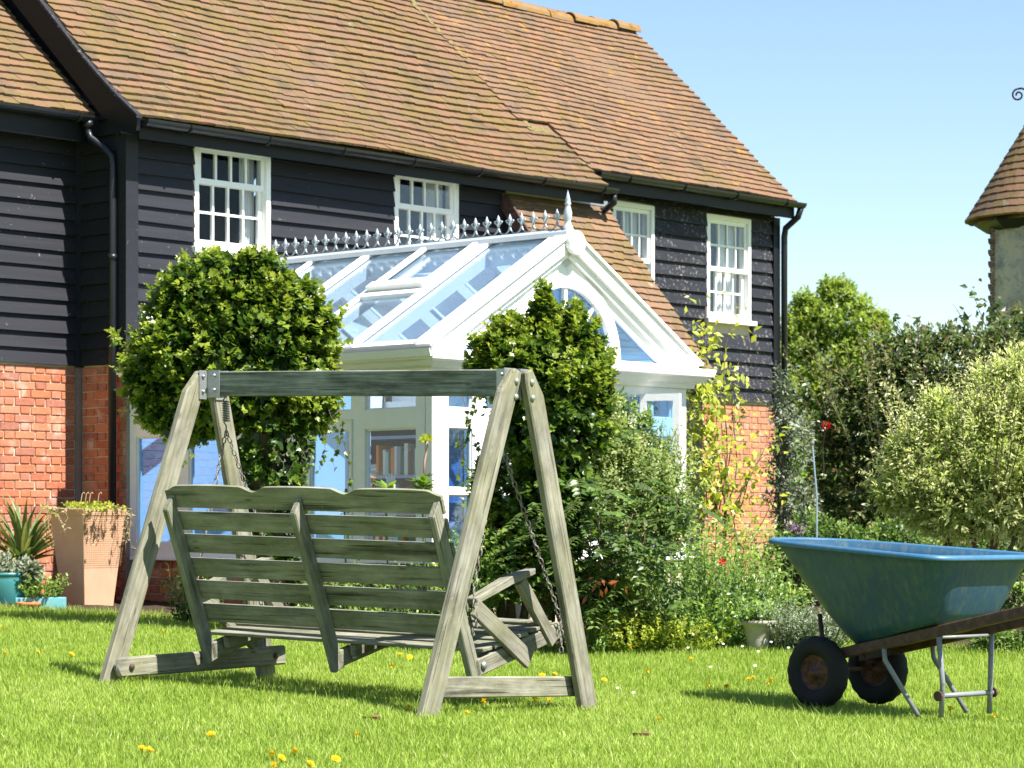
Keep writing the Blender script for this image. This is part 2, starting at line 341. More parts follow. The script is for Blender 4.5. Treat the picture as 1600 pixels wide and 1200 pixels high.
def shoots(blobs, n, per, size, spread=.9, depth=.25, up=.25, clump=.0, seed=None):
    """shoot tips over a union of ellipsoids, each with a rosette of leaves; returns leaf arrays"""
    C = np.array([b[:3] for b in blobs], float); A = np.array([b[3:6] for b in blobs], float)
    w = (A[:,0]*A[:,1]+A[:,1]*A[:,2]+A[:,0]*A[:,2]); w = w/w.sum()
    bi = RNG.choice(len(blobs), n, p=w); dirs = rand_unit(n)
    lump = np.ones(n)
    if clump:
        k = rand_unit(40); dots = dirs@k.T; lump = 1-clump+clump*np.clip((dots.max(1)-.82)/.18, 0, 1)*1.25
    rad = lump*(1-depth*RNG.random(n)**1.8)+np.where(RNG.random(n) < .14, RNG.uniform(.03, .17, n), 0)
    tip = C[bi]+dirs*A[bi]*rad[:,None]
    inside = np.zeros(n, bool)
    for c, a in zip(C, A): inside |= (np.sum(((tip-c)/a)**2, 1) < .45)
    tip = tip[~inside]; out = unit((dirs/A[bi]))[~inside]; rad = rad[~inside]; m = len(tip)
    axis = unit(out+np.array([0,0,up])+rand_unit(m)*.35)
    P = np.repeat(tip, per, 0); AX = np.repeat(axis, per, 0)
    along = np.tile(np.linspace(0, 1, per), m); k = m*per
    side = rand_unit(k); side = unit(side-AX*np.sum(side*AX, 1, keepdims=True))
    S = np.repeat(size*(.6+.8*RNG.random(m)), per)*(1.15-.55*along)*(.8+.4*RNG.random(k))
    P = P-AX*((1-along)*size*1.6)[:,None]+side*(size*.18)
    U = unit(side*spread*(1.2-along)[:,None]+AX*(.25+.9*along)[:,None]+rand_unit(k)*.25-np.array([0,0,.12]))
    N = unit(AX*.9+np.array([0,0,.3])+np.array(SV)*.35+rand_unit(k)*.55)
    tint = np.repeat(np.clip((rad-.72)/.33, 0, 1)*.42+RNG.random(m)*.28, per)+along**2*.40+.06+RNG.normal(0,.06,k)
    return P, U, N, S, tint
def stems_leaves(base, n, h, spreadr, nl, size, droop=.3, lean=None, wob=.12, r=.006, fill=.1):
    """upright stems with leaves along them: (tube list, leaf arrays)"""
    P=[];U=[];N=[];S=[];T=[];tubes=[]
    for i in range(n):
        a = RNG.random()*6.283; rr = spreadr*math.sqrt(RNG.random()); hh = h*(.6+.4*RNG.random())
        b = np.array(base)+np.array([math.cos(a)*rr*.45, math.sin(a)*rr*.45, 0])
        tip = np.array(base)+np.array([math.cos(a)*rr, math.sin(a)*rr, hh])
        if lean is not None: tip += np.array(lean)*hh
        pts=[]; w=RNG.normal(0, wob, 3)*hh
        for q in np.linspace(0,1,7):
            p = b*(1-q)+tip*q+w*math.sin(q*3.14)*.5; p[2] -= droop*rr*q*q*.5; pts.append(p)
        pts=np.array(pts); tubes.append(pts)
        for j in range(nl):
            q = fill+(1-fill)*(j+RNG.random())/nl; f=q*6; k=min(int(f),5); p=pts[k]*(1-f+k)+pts[k+1]*(f-k); d=unit(pts[k+1]-pts[k])
            sd=rand_unit(1)[0]; sd=unit(sd-d*sd.dot(d))
            P.append(p); U.append(sd+d*.7+RNG.normal(0,.15,3)-np.array([0,0,droop*.4])); N.append(np.array(SV)*1.0+np.array([0,0,.3])+sd*.3+RNG.normal(0,.3,3)); S.append(size*(1.15-.5*q)*(.7+.6*RNG.random())); T.append(.15+.55*q+RNG.normal(0,.13))
    return tubes, tuple(np.array(x) for x in (P,U,N,S,T))
def stem_mesh(name, tubes, r, mat, root):
    mb = MB(); rl = Vector(root.location)
    for pts in tubes: mb.tube([Vector(p)-rl for p in pts], [r*(1-.7*i/(len(pts)-1)) for i in range(len(pts))], 5)
    return mb.build(name, mat, root, True)

# ------------------------------------------------------------------ the ground
def ground_sheet():
    xs = np.concatenate([np.linspace(-600,-12,12)[:-1], np.linspace(-12,12,97), np.linspace(12,600,12)[1:]])
    ys = np.concatenate([np.linspace(-60,4,8)[:-1], np.linspace(4,30,105), np.linspace(30,1500,20)[1:]])
    X, Y = np.meshgrid(xs, ys); Z = ground_np(X, Y); V = np.stack([X.ravel(),Y.ravel(),Z.ravel()],1)
    nx = len(xs); i = np.arange(len(ys)-1)[:,None]*nx+np.arange(nx-1)[None]; i=i.ravel()
    F = np.concatenate([np.stack([i,i+1,i+nx+1],1), np.stack([i,i+nx+1,i+nx],1)])
    t = NT('lawn_turf'); p = t.pos(); n = t.noise(9, 6, p)
    t.pbr(t.ramp(n, [(.3,(.13,.185,.028)),(.55,(.19,.26,.04)),(.75,(.24,.29,.06))]), .9, .1, t.bump(t.noise(120, 4, p), .02))
    return tag(link('lawn', np_mesh('lawn', V, F, t.m)), kind='structure')
ground_sheet()

def bed_front(x):                      # y of the lawn's far edge along x
    return np.interp(x, [-7,-4.2,-2.6,-1.9,-1.0,.2,.9,1.6,2.2,2.9,4.2,9], [21.3,21.2,21.0,19.8,19.0,19.0,19.5,19.7,19.8,18.9,18.2,17.8])
def soil_bed():
    xs = np.linspace(-7, 9, 90); V=[]; F=[]
    for i, x in enumerate(xs):
        f = float(bed_front(x))+.06*math.sin(x*7)
        for j, y in enumerate(np.linspace(f, 26, 14)): V.append((x, y, float(ground_np(np.array(x), np.array(y)))+.03+.018*math.sin(x*9+j)*min(1, j)))
    for i in range(89):
        for j in range(13):
            a=i*14+j; F += [(a,a+14,a+15),(a,a+15,a+1)]
    return tag(link('flower_bed_soil', np_mesh('flower_bed_soil', np.array(V), np.array(F), SOIL)), kind='structure')
soil_bed()

def grass():
    def patch(y0, y1, dens, margin):
        area = (y1-y0)*2*(.2*y1+margin); n = int(area*dens)
        y = y0+(y1-y0)*RNG.random(n); x = (RNG.random(n)*2-1)*(.2*y1+margin)
        k = (np.abs(x) < .2*y+margin) & (y < bed_front(x)+.25*RNG.random(n)); return x[k], y[k]
    xs, ys = [], []
    for y0, y1, d in ((9.6, 12.5, 6600), (12.5, 16, 5200), (16, 21.4, 3200)):
        a, b = patch(y0, y1, d, 1.1); xs.append(a); ys.append(b)
    x = np.concatenate(xs); y = np.concatenate(ys); n = len(x)
    tall = .5+.5*np.sin(x*2.3+np.sin(y*1.7)*2)*np.sin(y*1.9+1.3*np.sin(x*1.3))
    edge = np.clip(1-(bed_front(x)-y)/.35, 0, 1)
    h = (.028+.026*RNG.random(n)+.009*tall)*(1+.7*(RNG.random(n) > .97))+edge*.05*RNG.random(n)
    w = .0015+.0012*RNG.random(n); az = RNG.random(n)*6.283; lean = h*(.10+.60*RNG.random(n)**1.5); la = az+RNG.normal(0,.9,n)
    b = np.stack([x, y, ground_np(x, y)-.003], 1)
    sd = np.stack([-np.sin(az), np.cos(az), np.zeros(n)], 1)*w[:,None]; ln = np.stack([np.cos(la), np.sin(la), np.zeros(n)], 1)*lean[:,None]
    up = np.array([0,0,1.])
    mid = b+ln*.3+up*(h*.62)[:,None]; tip = b+ln+up*(h*(.98))[:,None]
    V = np.stack([b-sd, b+sd, mid+sd*.75, mid-sd*.75, tip], 1).reshape(-1,3)
    F = (np.array([(0,1,2),(0,2,3),(3,2,4)])[None]+(np.arange(n)*5)[:,None,None]).reshape(-1,3)
    patchy = .5+.5*np.sin(x*1.1+y*.8+np.sin(x*2.7))*np.cos(y*1.3-x*.5)
    tint = np.clip(.42+.16*patchy+.08*np.sin(x*5.3+np.sin(y*4.1))*np.sin(y*4.7+x)+RNG.normal(0,.15,n), 0, .9); tint[RNG.random(n) > .972-.05*np.clip(np.sin(x*1.9+1)*np.cos(y*1.4-.6)-.3, 0, 1)] = 1.0
    tint = np.stack([tint*.5, tint*.5, tint, tint, tint*1.06], 1).ravel()  # blade feet tinted darker: shade between the blades put into colour
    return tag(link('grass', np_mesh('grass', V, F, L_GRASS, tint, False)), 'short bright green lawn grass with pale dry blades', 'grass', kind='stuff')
grass()

#MARK house
# ------------------------------------------------------------------ the farmhouse (local x along the facade, y into the house)
M0 = Vector((-3.419, 23.0, 0)); HROT = math.atan2(.7396, .673)
HW = Matrix.Translation(M0) @ Matrix.Rotation(HROT, 4, 'Z')
ZG = .22
def in_frame(p, m=60):
    if p[1] < .5: return False
    x, y = pix(p); return -m < x < 1600+m and -m < y < 1200+m
def place_pieces(parent, name, items, W=HW, limit=300, mat=None):
    """items: (mesh, matrix). The ones showing largest become single parts, the rest one part."""
    sc = []
    for i, (me, M) in enumerate(items):
        p = W @ M.translation
        sc.append((0 if in_frame(p) else 1, p.y+.02*p.x, i))
    sc.sort(); keep = set(i for _, _, i in sc[:limit])
    V=[]; F=[]; A=[]
    for i, (me, M) in enumerate(items):
        if i in keep:
            o = bpy.data.objects.new(name, me); COL.objects.link(o); o.parent = parent; o.matrix_local = M
        else:
            n = len(V); r = random.random()
            for v in me.vertices: V.append(M @ v.co); A.append(r)
            F += [[k+n for k in f.vertices] for f in me.polygons]
    if V:
        me = bpy.data.meshes.new(name); me.from_pydata(V, [], F); a = me.attributes.new('rnd', 'FLOAT', 'POINT'); a.data.foreach_set('value', A)
        me.materials.append(mat or items[0][0].materials[0]); o = link(name, me, None, parent); o['kind'] = 'stuff'
def brick_meshes(mat):
    out = {}
    for kind, L in (('s', .215), ('h', .104)):
        out[kind] = []
        for k in range(4):
            j = lambda a: random.uniform(-a, a)
            mb = MB(); x, z, y = L/2, .0325, .05
            pts = [(-x+j(.004),-.0+j(.002),-z+j(.003)),(x+j(.004),0+j(.002),-z+j(.003)),(x,y,-z),(-x,y,-z),(-x+j(.004),j(.002),z+j(.003)),(x+j(.004),j(.002),z+j(.003)),(x,y,z),(-x,y,z)]
            mb.hexa(pts); out[kind].append(mb.mesh('brick', mat, bevel=.004))
    return out
BM_RED, BM_PALE = brick_meshes(BRICK), brick_meshes(BRICK_P)
def brick_items(x0, x1, z0, z1, bms, face, proud=.012):
    """Flemish bond on a face; face(x,z)->4x4 matrix whose -y axis points out of the wall"""
    items = []; z = z0; c = 0; H = .0735
    while z+H*.6 < z1:
        x = x0-(0.165 if c % 2 else 0.0); k = 0
        while x < x1:
            kind = 's' if k % 2 == 0 else 'h'; L = .225 if kind == 's' else .114
            a, b = max(x, x0), min(x+L, x1)
            if b-a > .05:
                M = face((a+b)/2, z+H/2) @ Matrix.Translation((random.uniform(-.002,.002), -proud+random.uniform(-.003,.002), random.uniform(-.002,.002))) @ Matrix.Rotation(random.uniform(-.012,.012), 4, 'Y')
                s = (b-a-.010)/(L-.010)
                items.append((random.choice(bms[kind]), M @ Matrix.Diagonal((s, 1, 1, 1))))
            x += L; k += 1
        z += H; c += 1
    return items
def tile_meshes(mat, w, L, th=.022):
    out = []
    for k in range(6):
        j = lambda a: random.uniform(-a, a); mb = MB(); cam_ = random.uniform(.0, .0022)
        xs = [-w/2, -w/6, w/6, w/2]; hz = [0, cam_, cam_, 0]
        low = [j(.006) for _ in xs]; vs_ = []
        for i, x in enumerate(xs):
            vs_ += [(x, low[i], hz[i]-th), (x, low[i], hz[i]+j(.001)), (x, L, hz[i]*.4-th), (x, L, hz[i]*.4)]
        fs = []
        for i in range(3):
            a = i*4; b = a+4; fs += [(a,b,b+1,a+1), (a+1,b+1,b+3,a+3), (a+2,a,b,b+2)[::-1]]
        fs += [(0,1,3,2), (12,14,15,13)]
        mb.add(vs_, fs); out.append(mb.mesh('tile', mat))
    return out
def tile_slope(parent, meshes, prof, xr, gauge, w, L, lift=.03, sag=.012, W=HW, limit=300, name='tile', F=None, keep=None):
    """prof: (y,z) points from eave to top; xr(s, y) -> x range; F maps local slope coordinates to parent coordinates"""
    items = []; seg = []; tot = 0
    for (a, b), (c, d) in zip(prof[:-1], prof[1:]):
        l = math.hypot(c-a, d-b); seg.append((tot, l, a, b, (c-a)/l, (d-b)/l)); tot += l
    k = 0
    while k*gauge < tot-.03:
        s = k*gauge; q = [g for g in seg if g[0] <= s+1e-6][-1]; y = q[2]+q[4]*(s-q[0]); z = q[3]+q[5]*(s-q[0])
        x0, x1 = xr(s, y); n = max(1, int(round((x1-x0)/w))); ww = (x1-x0)/n
        for i in range(n+(k % 2)):
            xa = x0+ww*(i-(.5 if k % 2 else 0)); xb = xa+ww; xa = max(xa, x0); xb = min(xb, x1)
            x = (xa+xb)/2
            if keep and not keep(x, y, z): continue
            dz = sag*(math.sin(x*1.0+y*1.6)+.5*math.sin(x*2.1-y*1.2+1)); gz = sag*(math.cos(x*1.0+y*1.6)+1.05*math.cos(x*2.1-y*1.2+1)); 
            T = Vector((0, q[4], q[5])); N = Vector((0, -q[5], q[4]))
            tl = .043/L; V = (T-N*tl).normalized(); Nn = (N+T*tl).normalized()
            M = Matrix(((1, V.x, Nn.x, x+random.uniform(-.0015,.0015)), (0, V.y, Nn.y, y+N.y*(lift+dz)), (0, V.z, Nn.z, z+N.z*(lift+dz)), (0,0,0,1)))
            rz = random.gauss(0, .016)+(random.gauss(0, .05) if random.random() < .04 else 0)
            M = M @ Matrix.Translation((0, random.gauss(0, .007)+.005*math.sin(x*2.6+k*1.7)+.012*math.sin(x*.9+k*.23), abs(random.gauss(0, .0022)))) @ Matrix.Rotation(rz, 4, 'Z') @ Matrix.Rotation(random.gauss(0, .006)-gz, 4, 'Y') @ Matrix.Diagonal(((xb-xa+.002)/w, 1, 1, 1))
            if F is not None: M = F @ M
            items.append((random.choice(meshes), M))
        k += 1
    place_pieces(parent, name, items, W, limit)

house = empty('farmhouse', M0, HROT, 'long black weatherboarded farmhouse with red tiled roof and brick base behind the conservatory', 'house')
def grid_wall(mb, x0, x1, z0, z1, y0, y1, holes):
    xs = sorted({x0, x1, *[h[0] for h in holes], *[h[1] for h in holes]}); zs = sorted({z0, z1, *[h[2] for h in holes], *[h[3] for h in holes]})
    for a, b in zip(xs[:-1], xs[1:]):
        for c, d in zip(zs[:-1], zs[1:]):
            if any(h[0] <= a and b <= h[1] and h[2] <= c and d <= h[3] for h in holes): continue
            mb.box(a, b, y0, y1, c, d)
WINS = [(.765, 1.70, 3.53, 4.50, 0.0, 1, 2, .60, 1.), (3.339, 4.255, 3.53, 4.512, 0.0, 1, 2, .55, 1.), (7.011, 7.745, 3.36, 4.555, .30, 2, 2, .0, 1.), (8.69, 9.525, 3.37, 4.56, .30, 2, 2, .0, 1.)]
YR = .30; YL = .643
ZB = 2.44                                    # top of the brick base
wf = MB(); grid_wall(wf, 0.0, 6.1, ZG-.3, 4.52, .0, .18, [w[:4] for w in WINS[:2]]); wf.box(6.1, 6.28, .0, YR, ZG-.3, 4.7)
wall_front = wf.build('wall', ROOM, house)
wr = MB(); grid_wall(wr, 6.1, 10.02, ZG-.3, 4.74, YR, YR+.18, [w[:4] for w in WINS[2:]])
wall_right = wr.build('wall', MORTAR, house)
wl_ = MB().box(-2.6, -.002, YL, YL+.18, ZG-.4, 4.62)
wall_left = wl_.build('wall', MORTAR, house)
wt = MB().box(0.0, .18, .181, YL+.18, ZG-.3, 4.5)
MB().prism([(-.004,.181,4.503),(-.004,4.93,4.503),(-.004,4.93,5.0),(-.004,2.556,7.05),(-.004,.2,4.9)], (.18,0,0)).build('gable_wall', BLACKT, house)
wall_return = wt.build('wall', MORTAR, house)
wb = MB().box(-2.6, 10.02, 4.95, 5.1, ZG-.4, 4.9).box(9.84, 10.02, .49, 4.95, ZG-.3, 4.7).box(-2.6,-2.45,.83,4.94,ZG-.4,4.6)
wb.prism([(9.84,.35,4.71),(9.84,4.94,4.71),(9.84,2.556,7.08)], (.18,0,0)); wb.build('wall', BLACKT, house)
fl = MB().box(-2.4, 9.8, .9, 4.9, 2.7, 2.8); fl.build('floor', ROOM, house)

# weatherboards, one object each, cut round the windows
def boards(parent, mat, x0, x1, z0, z1, yf, holes, pitch, axis='x', xf=0):
    z = z0; k = 0
    while z < z1-.03:
        h = min(pitch, z1-z); iv = [(x0, x1)]
        for hh in holes:
            if hh[2]-.09 < z+h*.7 and hh[3]+.01 > z+h*.3:
                iv = [p for a, b in iv for p in ((a, min(b, hh[0]-.004)), (max(a, hh[1]+.004), b)) if p[1]-p[0] > .03]
        cut = []
        for a, b in iv:
            if b-a > 3.2: m = a+(b-a)*random.uniform(.35,.65); cut += [(a, m-.002), (m+.002, b)]
            else: cut.append((a, b))
        for a, b in cut:
            o1 = random.uniform(.040,.050); o0 = .006; wob = [random.uniform(-.004,.004) for _ in range(4)]
            L = b-a; mb = MB()
            n = max(1, int(L/.5)); top = []; 
            for i in range(n):
                xa = -L/2+L*i/n; xb = xa+L/n
                wa = .004*math.sin((a+xa+9)*2.1+k); wb_ = .004*math.sin((a+xb+9)*2.1+k)
                if axis == 'x': P = lambda x, y, zz: (x, -y, zz)
                else: P = lambda x, y, zz: (-y, x, zz)
                mb.hexa([P(xa,o1,-.012+wa),P(xb,o1,-.012+wb_),P(xb,.001,-.012+wb_),P(xa,.001,-.012+wa),P(xa,o0,h+.004),P(xb,o0,h+.004),P(xb,.001,h+.004),P(xa,.001,h+.004)])
            o = link('weatherboard', mb.mesh('weatherboard', mat), None, parent)
            o.location = ((a+b)/2, yf, z+random.uniform(-.005,.005)) if axis == 'x' else (xf, (a+b)/2, z)
            if axis == 'x': o.rotation_euler = (0, random.gauss(0, .0018), 0)
        z += pitch; k += 1
boards(wall_front, BLACK, .10, 6.09, ZB, 4.47, 0, WINS[:2], .142)
boards(wall_right, BLACK_W, 6.29, 9.93, ZB, 4.638, YR, WINS[2:], .153)
boards(wall_left, BLACK, -2.6, -.085, ZB, 4.458, YL, [], .146)
boards(wall_return, BLACK, .10, YL-.03, ZB, 4.9, 0, [], .146, 'y', -.001)
MB().box(-.045, .095, -.045, -.002, ZB-.02, 4.5).box(-.045, -.003, -.002, .09, ZB-.02, 4.5).build('corner_post', BLACK, wall_front)
MB().box(9.935, 10.06, YR-.05, YR-.002, ZB-.02, 4.62).build('corner_post', BLACKT, wall_right)
MB().box(-.08, -.004, YL-.045, YL-.002, ZB-.02, 4.5).build('corner_post', BLACK, wall_left)
MB().box(-.075, -.01, YL-.022, YL-.002, ZG, ZB-.03).build('lead_strip', STEEL, wall_left)
# bricks
F_left = lambda x, z: Matrix.Translation((x, YL, z))
place_pieces(wall_left, 'brick', brick_items(-2.1, -.078, ZG-.08, ZB-.014, BM_RED, F_left))
F_ret = lambda y, z: Matrix.Translation((0, y, z)) @ Matrix.Rotation(R(-90), 4, 'Z')
place_pieces(wall_return, 'brick', brick_items(.0, YL-.026, ZG-.08, ZB-.014, BM_RED, lambda x, z: F_ret(YL-.026-x, z)))
F_right = lambda x, z: Matrix.Translation((x, YR, z))
place_pieces(wall_right, 'brick', brick_items(7.3, 10.02, ZG+.2, ZB-.014, BM_PALE, F_right))

def window(x0, x1, z0, z1, yw, rt, rb, split, mat, curt, ncol=4):
    yf = yw-.03; f = .055; fr = MB()
    fr.box(x0, x0+f, yf, yf+.14, z0, z1).box(x1-f, x1, yf, yf+.14, z0, z1).box(x0+f, x1-f, yf, yf+.14, z1-f, z1)
    fr.box(x0-.03, x1+.05, yf-.05, yf+.14, z0-.055, z0)
    w = fr.build('window', WHITE2, house, bevel=.004)
    X0, X1, Z0, Z1 = x0+f+.002, x1-f-.002, z0+.002, z1-f-.002; zm = Z0+(Z1-Z0)*split
    for part, (a, b, yy, nr) in enumerate(((zm-.02, Z1, yf+.028, rt), (Z0, zm+.02, yf+.068, rb))):
        s = MB(); st = .042; bt = .05 if part == 0 else .075
        s.box(X0, X0+st, yy, yy+.038, a, b).box(X1-st, X1, yy, yy+.038, a, b).box(X0+st, X1-st, yy, yy+.038, b-.042, b).box(X0+st, X1-st, yy, yy+.038, a, a+bt)
        gx0, gx1, gz0, gz1 = X0+st, X1-st, a+bt, b-.042
        for i in range(1, ncol): xx = gx0+(gx1-gx0)*i/ncol; s.box(xx-.011, xx+.011, yy+.003, yy+.034, gz0, gz1)
        for i in range(1, nr): zz = gz0+(gz1-gz0)*i/nr; s.box(gx0, gx1, yy+.005, yy+.032, zz-.011, zz+.011)
        so = s.build('sash', WHITE2, w)
        for i in range(ncol):
            for k in range(nr):
                pw, ph = (gx1-gx0)/ncol, (gz1-gz0)/nr; tx = random.gauss(0, .006); tz_ = random.gauss(0, .006)
                p = MB().box(-pw/2+.003, pw/2-.003, -.002, .002, -ph/2+.003, ph/2-.003).build('pane', mat, w)
                p.location = (gx0+pw*(i+.5), yy+.018, gz0+ph*(k+.5)); p.rotation_euler = (tx, 0, tz_)
    for a, b in curt:
        mb = MB(); xa = X0+(X1-X0)*a; xb = X0+(X1-X0)*b; n = 26; vs_ = []
        for i in range(n+1):
            x = xa+(xb-xa)*i/n; y = yf+.19+.018*math.sin(i*1.35)+.008*math.sin(i*3.1)
            vs_ += [(x, y, Z0-.05), (x+.01*math.sin(i), y+.01, Z1+.03)]
        mb.add(vs_, [(2*i, 2*i+2, 2*i+3, 2*i+1) for i in range(n)]); mb.build('curtain', CURT, w, True)
    return w
window(*WINS[0][:5], 1, 2, .66, G_WIND, [(.80, 1.0)])
window(*WINS[1][:5], 1, 2, .66, G_WIN, [(.0, .05), (.74, 1.0)])
window(*WINS[2][:5], 2, 2, .5, G_WIN, [(.0, .35), (.62, 1.0)])
window(*WINS[3][:5], 2, 2, .5, G_WIN, [(.0, .16), (.52, 1.0)])

# roofs
def deck(prof, x0, x1, th=.05, drop=0.0):
    mb = MB(); P = [(x0, y, z-drop) for y, z in prof]; Q = [(x0, y, z-th-drop) for y, z in prof]; mb.prism(P+Q[::-1], (x1-x0, 0, 0)); return mb
PF = [(-.27, 4.565), (-.14, 4.658), (.0, 4.762), (.14, 4.872), (.30, 5.005), (.50, 5.18), (2.556, 7.11)]; PR = [(.02, 4.785), (2.556, 7.13)]; PL = [(.37, 4.66), (3.0, 7.0)]
back = [(2.556, 7.1), (5.3, 4.6)]
rf_front = deck(PF+back[1:], -.06, 5.80).build('roof', TILE_A, house)
rf_ext = deck(PF[:-1], 5.802, 6.26).build('roof_skirt', TILE_A, rf_front)
rf_right = deck(PR+back[1:], 6.0, 10.05).build('roof', TILE_B, house)
rf_left = deck([(.37, 4.645), (2.6, 6.6), (4.8, 4.6)], -2.7, -.075).build('roof', TILE_A, house)
def xr_front(s, y): return (-.075+.01*math.sin(s*5), 5.86+.05*math.sin(s*2.2)) if y > .50 else (-.075, 6.28)
TA = tile_meshes(TILE_A, .17, .27); TB = tile_meshes(TILE_B, .16, .25); TC = tile_meshes(TILE_C, .165, .24)
tile_slope(rf_front, TA, PF, xr_front, .128, .17, .27, .048, .022)
tile_slope(rf_right, TB, PR, lambda s, y: (5.8 if y > .55 else 6.32, 10.09+.012*math.sin(s*7)), .112, .16, .25, .030, .015)
tile_slope(rf_left, TA, [(.37, 4.66), (2.6, 6.62)], lambda s, y: (-2.4, -.085), .125, .17, .27, .03, .012)
for i in range(11):                                        # ridge tiles
    x = 5.5+i*.42; mb = MB(); n = 8; v = []
    for xx, rr in ((x, .125), (x+.43, .118)):
        for k in range(n+1): t = math.pi*k/n; v.append((xx, 2.556-rr*math.cos(t)*1.05, 7.085+rr*math.sin(t)*.95+.012*math.sin(i*2.3)))
    for xx, rr in ((x, .105), (x+.43, .098)):
        for k in range(n+1): t = math.pi*k/n; v.append((xx, 2.556-rr*math.cos(t)*1.05, 7.085+rr*math.sin(t)*.95+.012*math.sin(i*2.3)))
    N_ = n+1; f = [(k, k+1, N_+k+1, N_+k) for k in range(n)]+[(2*N_+k, 3*N_+k, 3*N_+k+1, 2*N_+k+1) for k in range(n)]+[(k, 2*N_+k, 2*N_+k+1, k+1) for k in range(n)]+[(N_+k, N_+k+1, 3*N_+k+1, 3*N_+k) for k in range(n)]
    o_ = mb.add(v, f).build('ridge_tile', RIDGE, rf_right); o_.rotation_euler = (0, random.gauss(0,.002), random.gauss(0,.002))
vg = MB(); VM = m_plain('mossy_mortar', (.16,.135,.06), .95, .1, .45, 25)
for k in range(30):
    y = .52+k*.07; z = 5.18+(y-.5)*.939; x = 5.875+.05*math.sin((y-.25)*1.065*2.2+.4)+random.uniform(-.02,.02); h_ = random.uniform(.012,.03)
    vg.bar((x, y, z+.056), (x+random.uniform(-.02,.02), y+.08, z+.056+.075), random.uniform(.03,.085), h_, (0,-.68,.73))
for k in range(9): x = 5.9+k*.042; vg.bar((x, .46, 5.20), (x+random.uniform(-.01,.01), .56+random.uniform(0,.05), 5.275), .055, random.uniform(.02,.05), (0,-.68,.73))
vg.build('verge_mortar', VM, rf_front, bevel=.006)['kind'] = 'stuff'
# bargeboard, gutters, fascias, downpipes
bb = [(-.29, 4.555), (-.14, 4.663), (.0, 4.767), (.14, 4.877), (.30, 5.01), (.50, 5.185), (2.556, 7.12)]
MB().prism([(-.115, y, z) for y, z in bb]+[(-.115, 2.556, 6.80), (-.115, .23, 4.66), (-.115, -.10, 4.46), (-.115, -.27, 4.46)], (.038, 0, 0)).build('bargeboard', BLACKT, house)
MB().prism([(-.125, y, z+.045) for y, z in bb]+[(-.125, y, z+.012) for y, z in bb[::-1]], (.06, 0, 0)).build('verge_trim', BLACK_W, house)
def gutter(x0, x1, y, z, r=.062, end=True):
    mb = MB(); n = 8; v = []
    for x in (x0, x1):
        for rr in (r, r-.008):
            for k in range(n+1): t = math.pi+math.pi*k/n; v.append((x, y+rr*math.cos(t), z+rr*math.sin(t)))
    N_ = n+1; f = []
    for k in range(n): f += [(k, k+1, 2*N_+k+1, 2*N_+k), (N_+k, 3*N_+k, 3*N_+k+1, N_+k+1)]
    f += [(0, 2*N_, 3*N_, N_), (n, N_+n, 3*N_+n, 2*N_+n), list(range(N_)), list(range(2*N_, 3*N_))[::-1]]
    mb.add(v, f)
    x = x0+.5
    while x < x1: mb.tube([(x+.0, y+(r+.006)*math.cos(math.pi+math.pi*k/8), z+(r+.006)*math.sin(math.pi+math.pi*k/8)) for k in range(9)], .012, 5); x += .95
    return mb.build('gutter', PIPE, house)
gutter(-.06, 6.36, -.315, 4.56); gutter(6.42, 10.14, -.02, 4.775); gutter(-2.7, -.09, .325, 4.645)
MB().box(-.05, 6.27, -.235, -.21, 4.40, 4.56).box(-.05, 6.27, -.21, -.002, 4.475, 4.50).build('fascia', BLACKT, house)
MB().box(6.285, 10.06, .045, .07, 4.60, 4.77).box(6.285, 10.06, .07, YR-.002, 4.64, 4.665).build('fascia', BLACKT, house)
MB().box(-2.65, -.12, .40, .425, 4.42, 4.63).box(-2.65, -.12, .425, YL-.002, 4.46, 4.485).build('fascia', BLACKT, house)
MB().tube([(-.17,.33,4.60),(-.17,.33,4.50),(-.165,.30,4.44),(-.12,.15,4.34),(-.09,.10,4.27),(-.09,.09,4.18),(-.09,.09,ZG-.1)], .035, 10).tube([(-.09,.09,3.35),(-.09,.09,3.40)], .043, 10).tube([(-.17,.33,4.54),(-.17,.33,4.60)], .05, 10).build('downpipe', PIPE, house, True)
MB().box(-.10, .02, -.05, .06, 4.46, 4.53).build('gutter_box', PIPE, house, bevel=.008)
MB().tube([(10.1,-.02,4.72),(10.1,.02,4.62),(10.1,YR-.10,4.50),(10.1,YR-.08,4.40),(10.1,YR-.08,ZG)], .038, 10).build('downpipe', PIPE, house, True)
MB().tube([(6.34,-.31,4.5),(6.36,-.30,4.42),(6.42,-.12,4.36),(6.44,.1,4.36)], .036, 10).build('downpipe', PIPE, house, True)
# lean-to roof beside the conservatory
LT0, LT1 = 4.94, 6.55
lt = MB().prism([(LT0,-.012,4.40),(LT0,-1.5,2.55),(LT0,-1.5,2.48),(LT0,-.012,4.33)], (LT1-LT0-.02,0,0)).build('lean_to_roof', TILE_C, house)
tile_slope(lt, TC, [(-1.52, 2.535), (-.02, 4.40)], lambda s, y: (LT0-.02, LT1+.015*math.sin(s*9)), .1, .165, .24, .028, .008)
MB().bar((LT0-.03, -1.52, 2.46), (LT0-.03, -.02, 4.345), .03, .14, (0,-.78,.62)).build('bargeboard', RUSTY, lt)
MB().box(LT0+.02, LT1-.05, -1.38, -1.28, ZG-.2, 2.62).prism([(LT0+.02,-1.27,ZG-.2),(LT0+.02,-1.27,2.70),(LT0+.02,-.015,4.27),(LT0+.02,-.015,ZG-.2)], (.08,0,0)).prism([(LT1-.13,-1.27,ZG-.2),(LT1-.13,-1.27,2.70),(LT1-.13,-.015,4.27),(LT1-.13,-.015,ZG-.2)], (.08,0,0)).build('lean_to_wall', BLACK, house)
MB().box(LT0, LT1, -.05, -.003, 4.41, 4.47).build('lead_flashing', STEEL, lt)

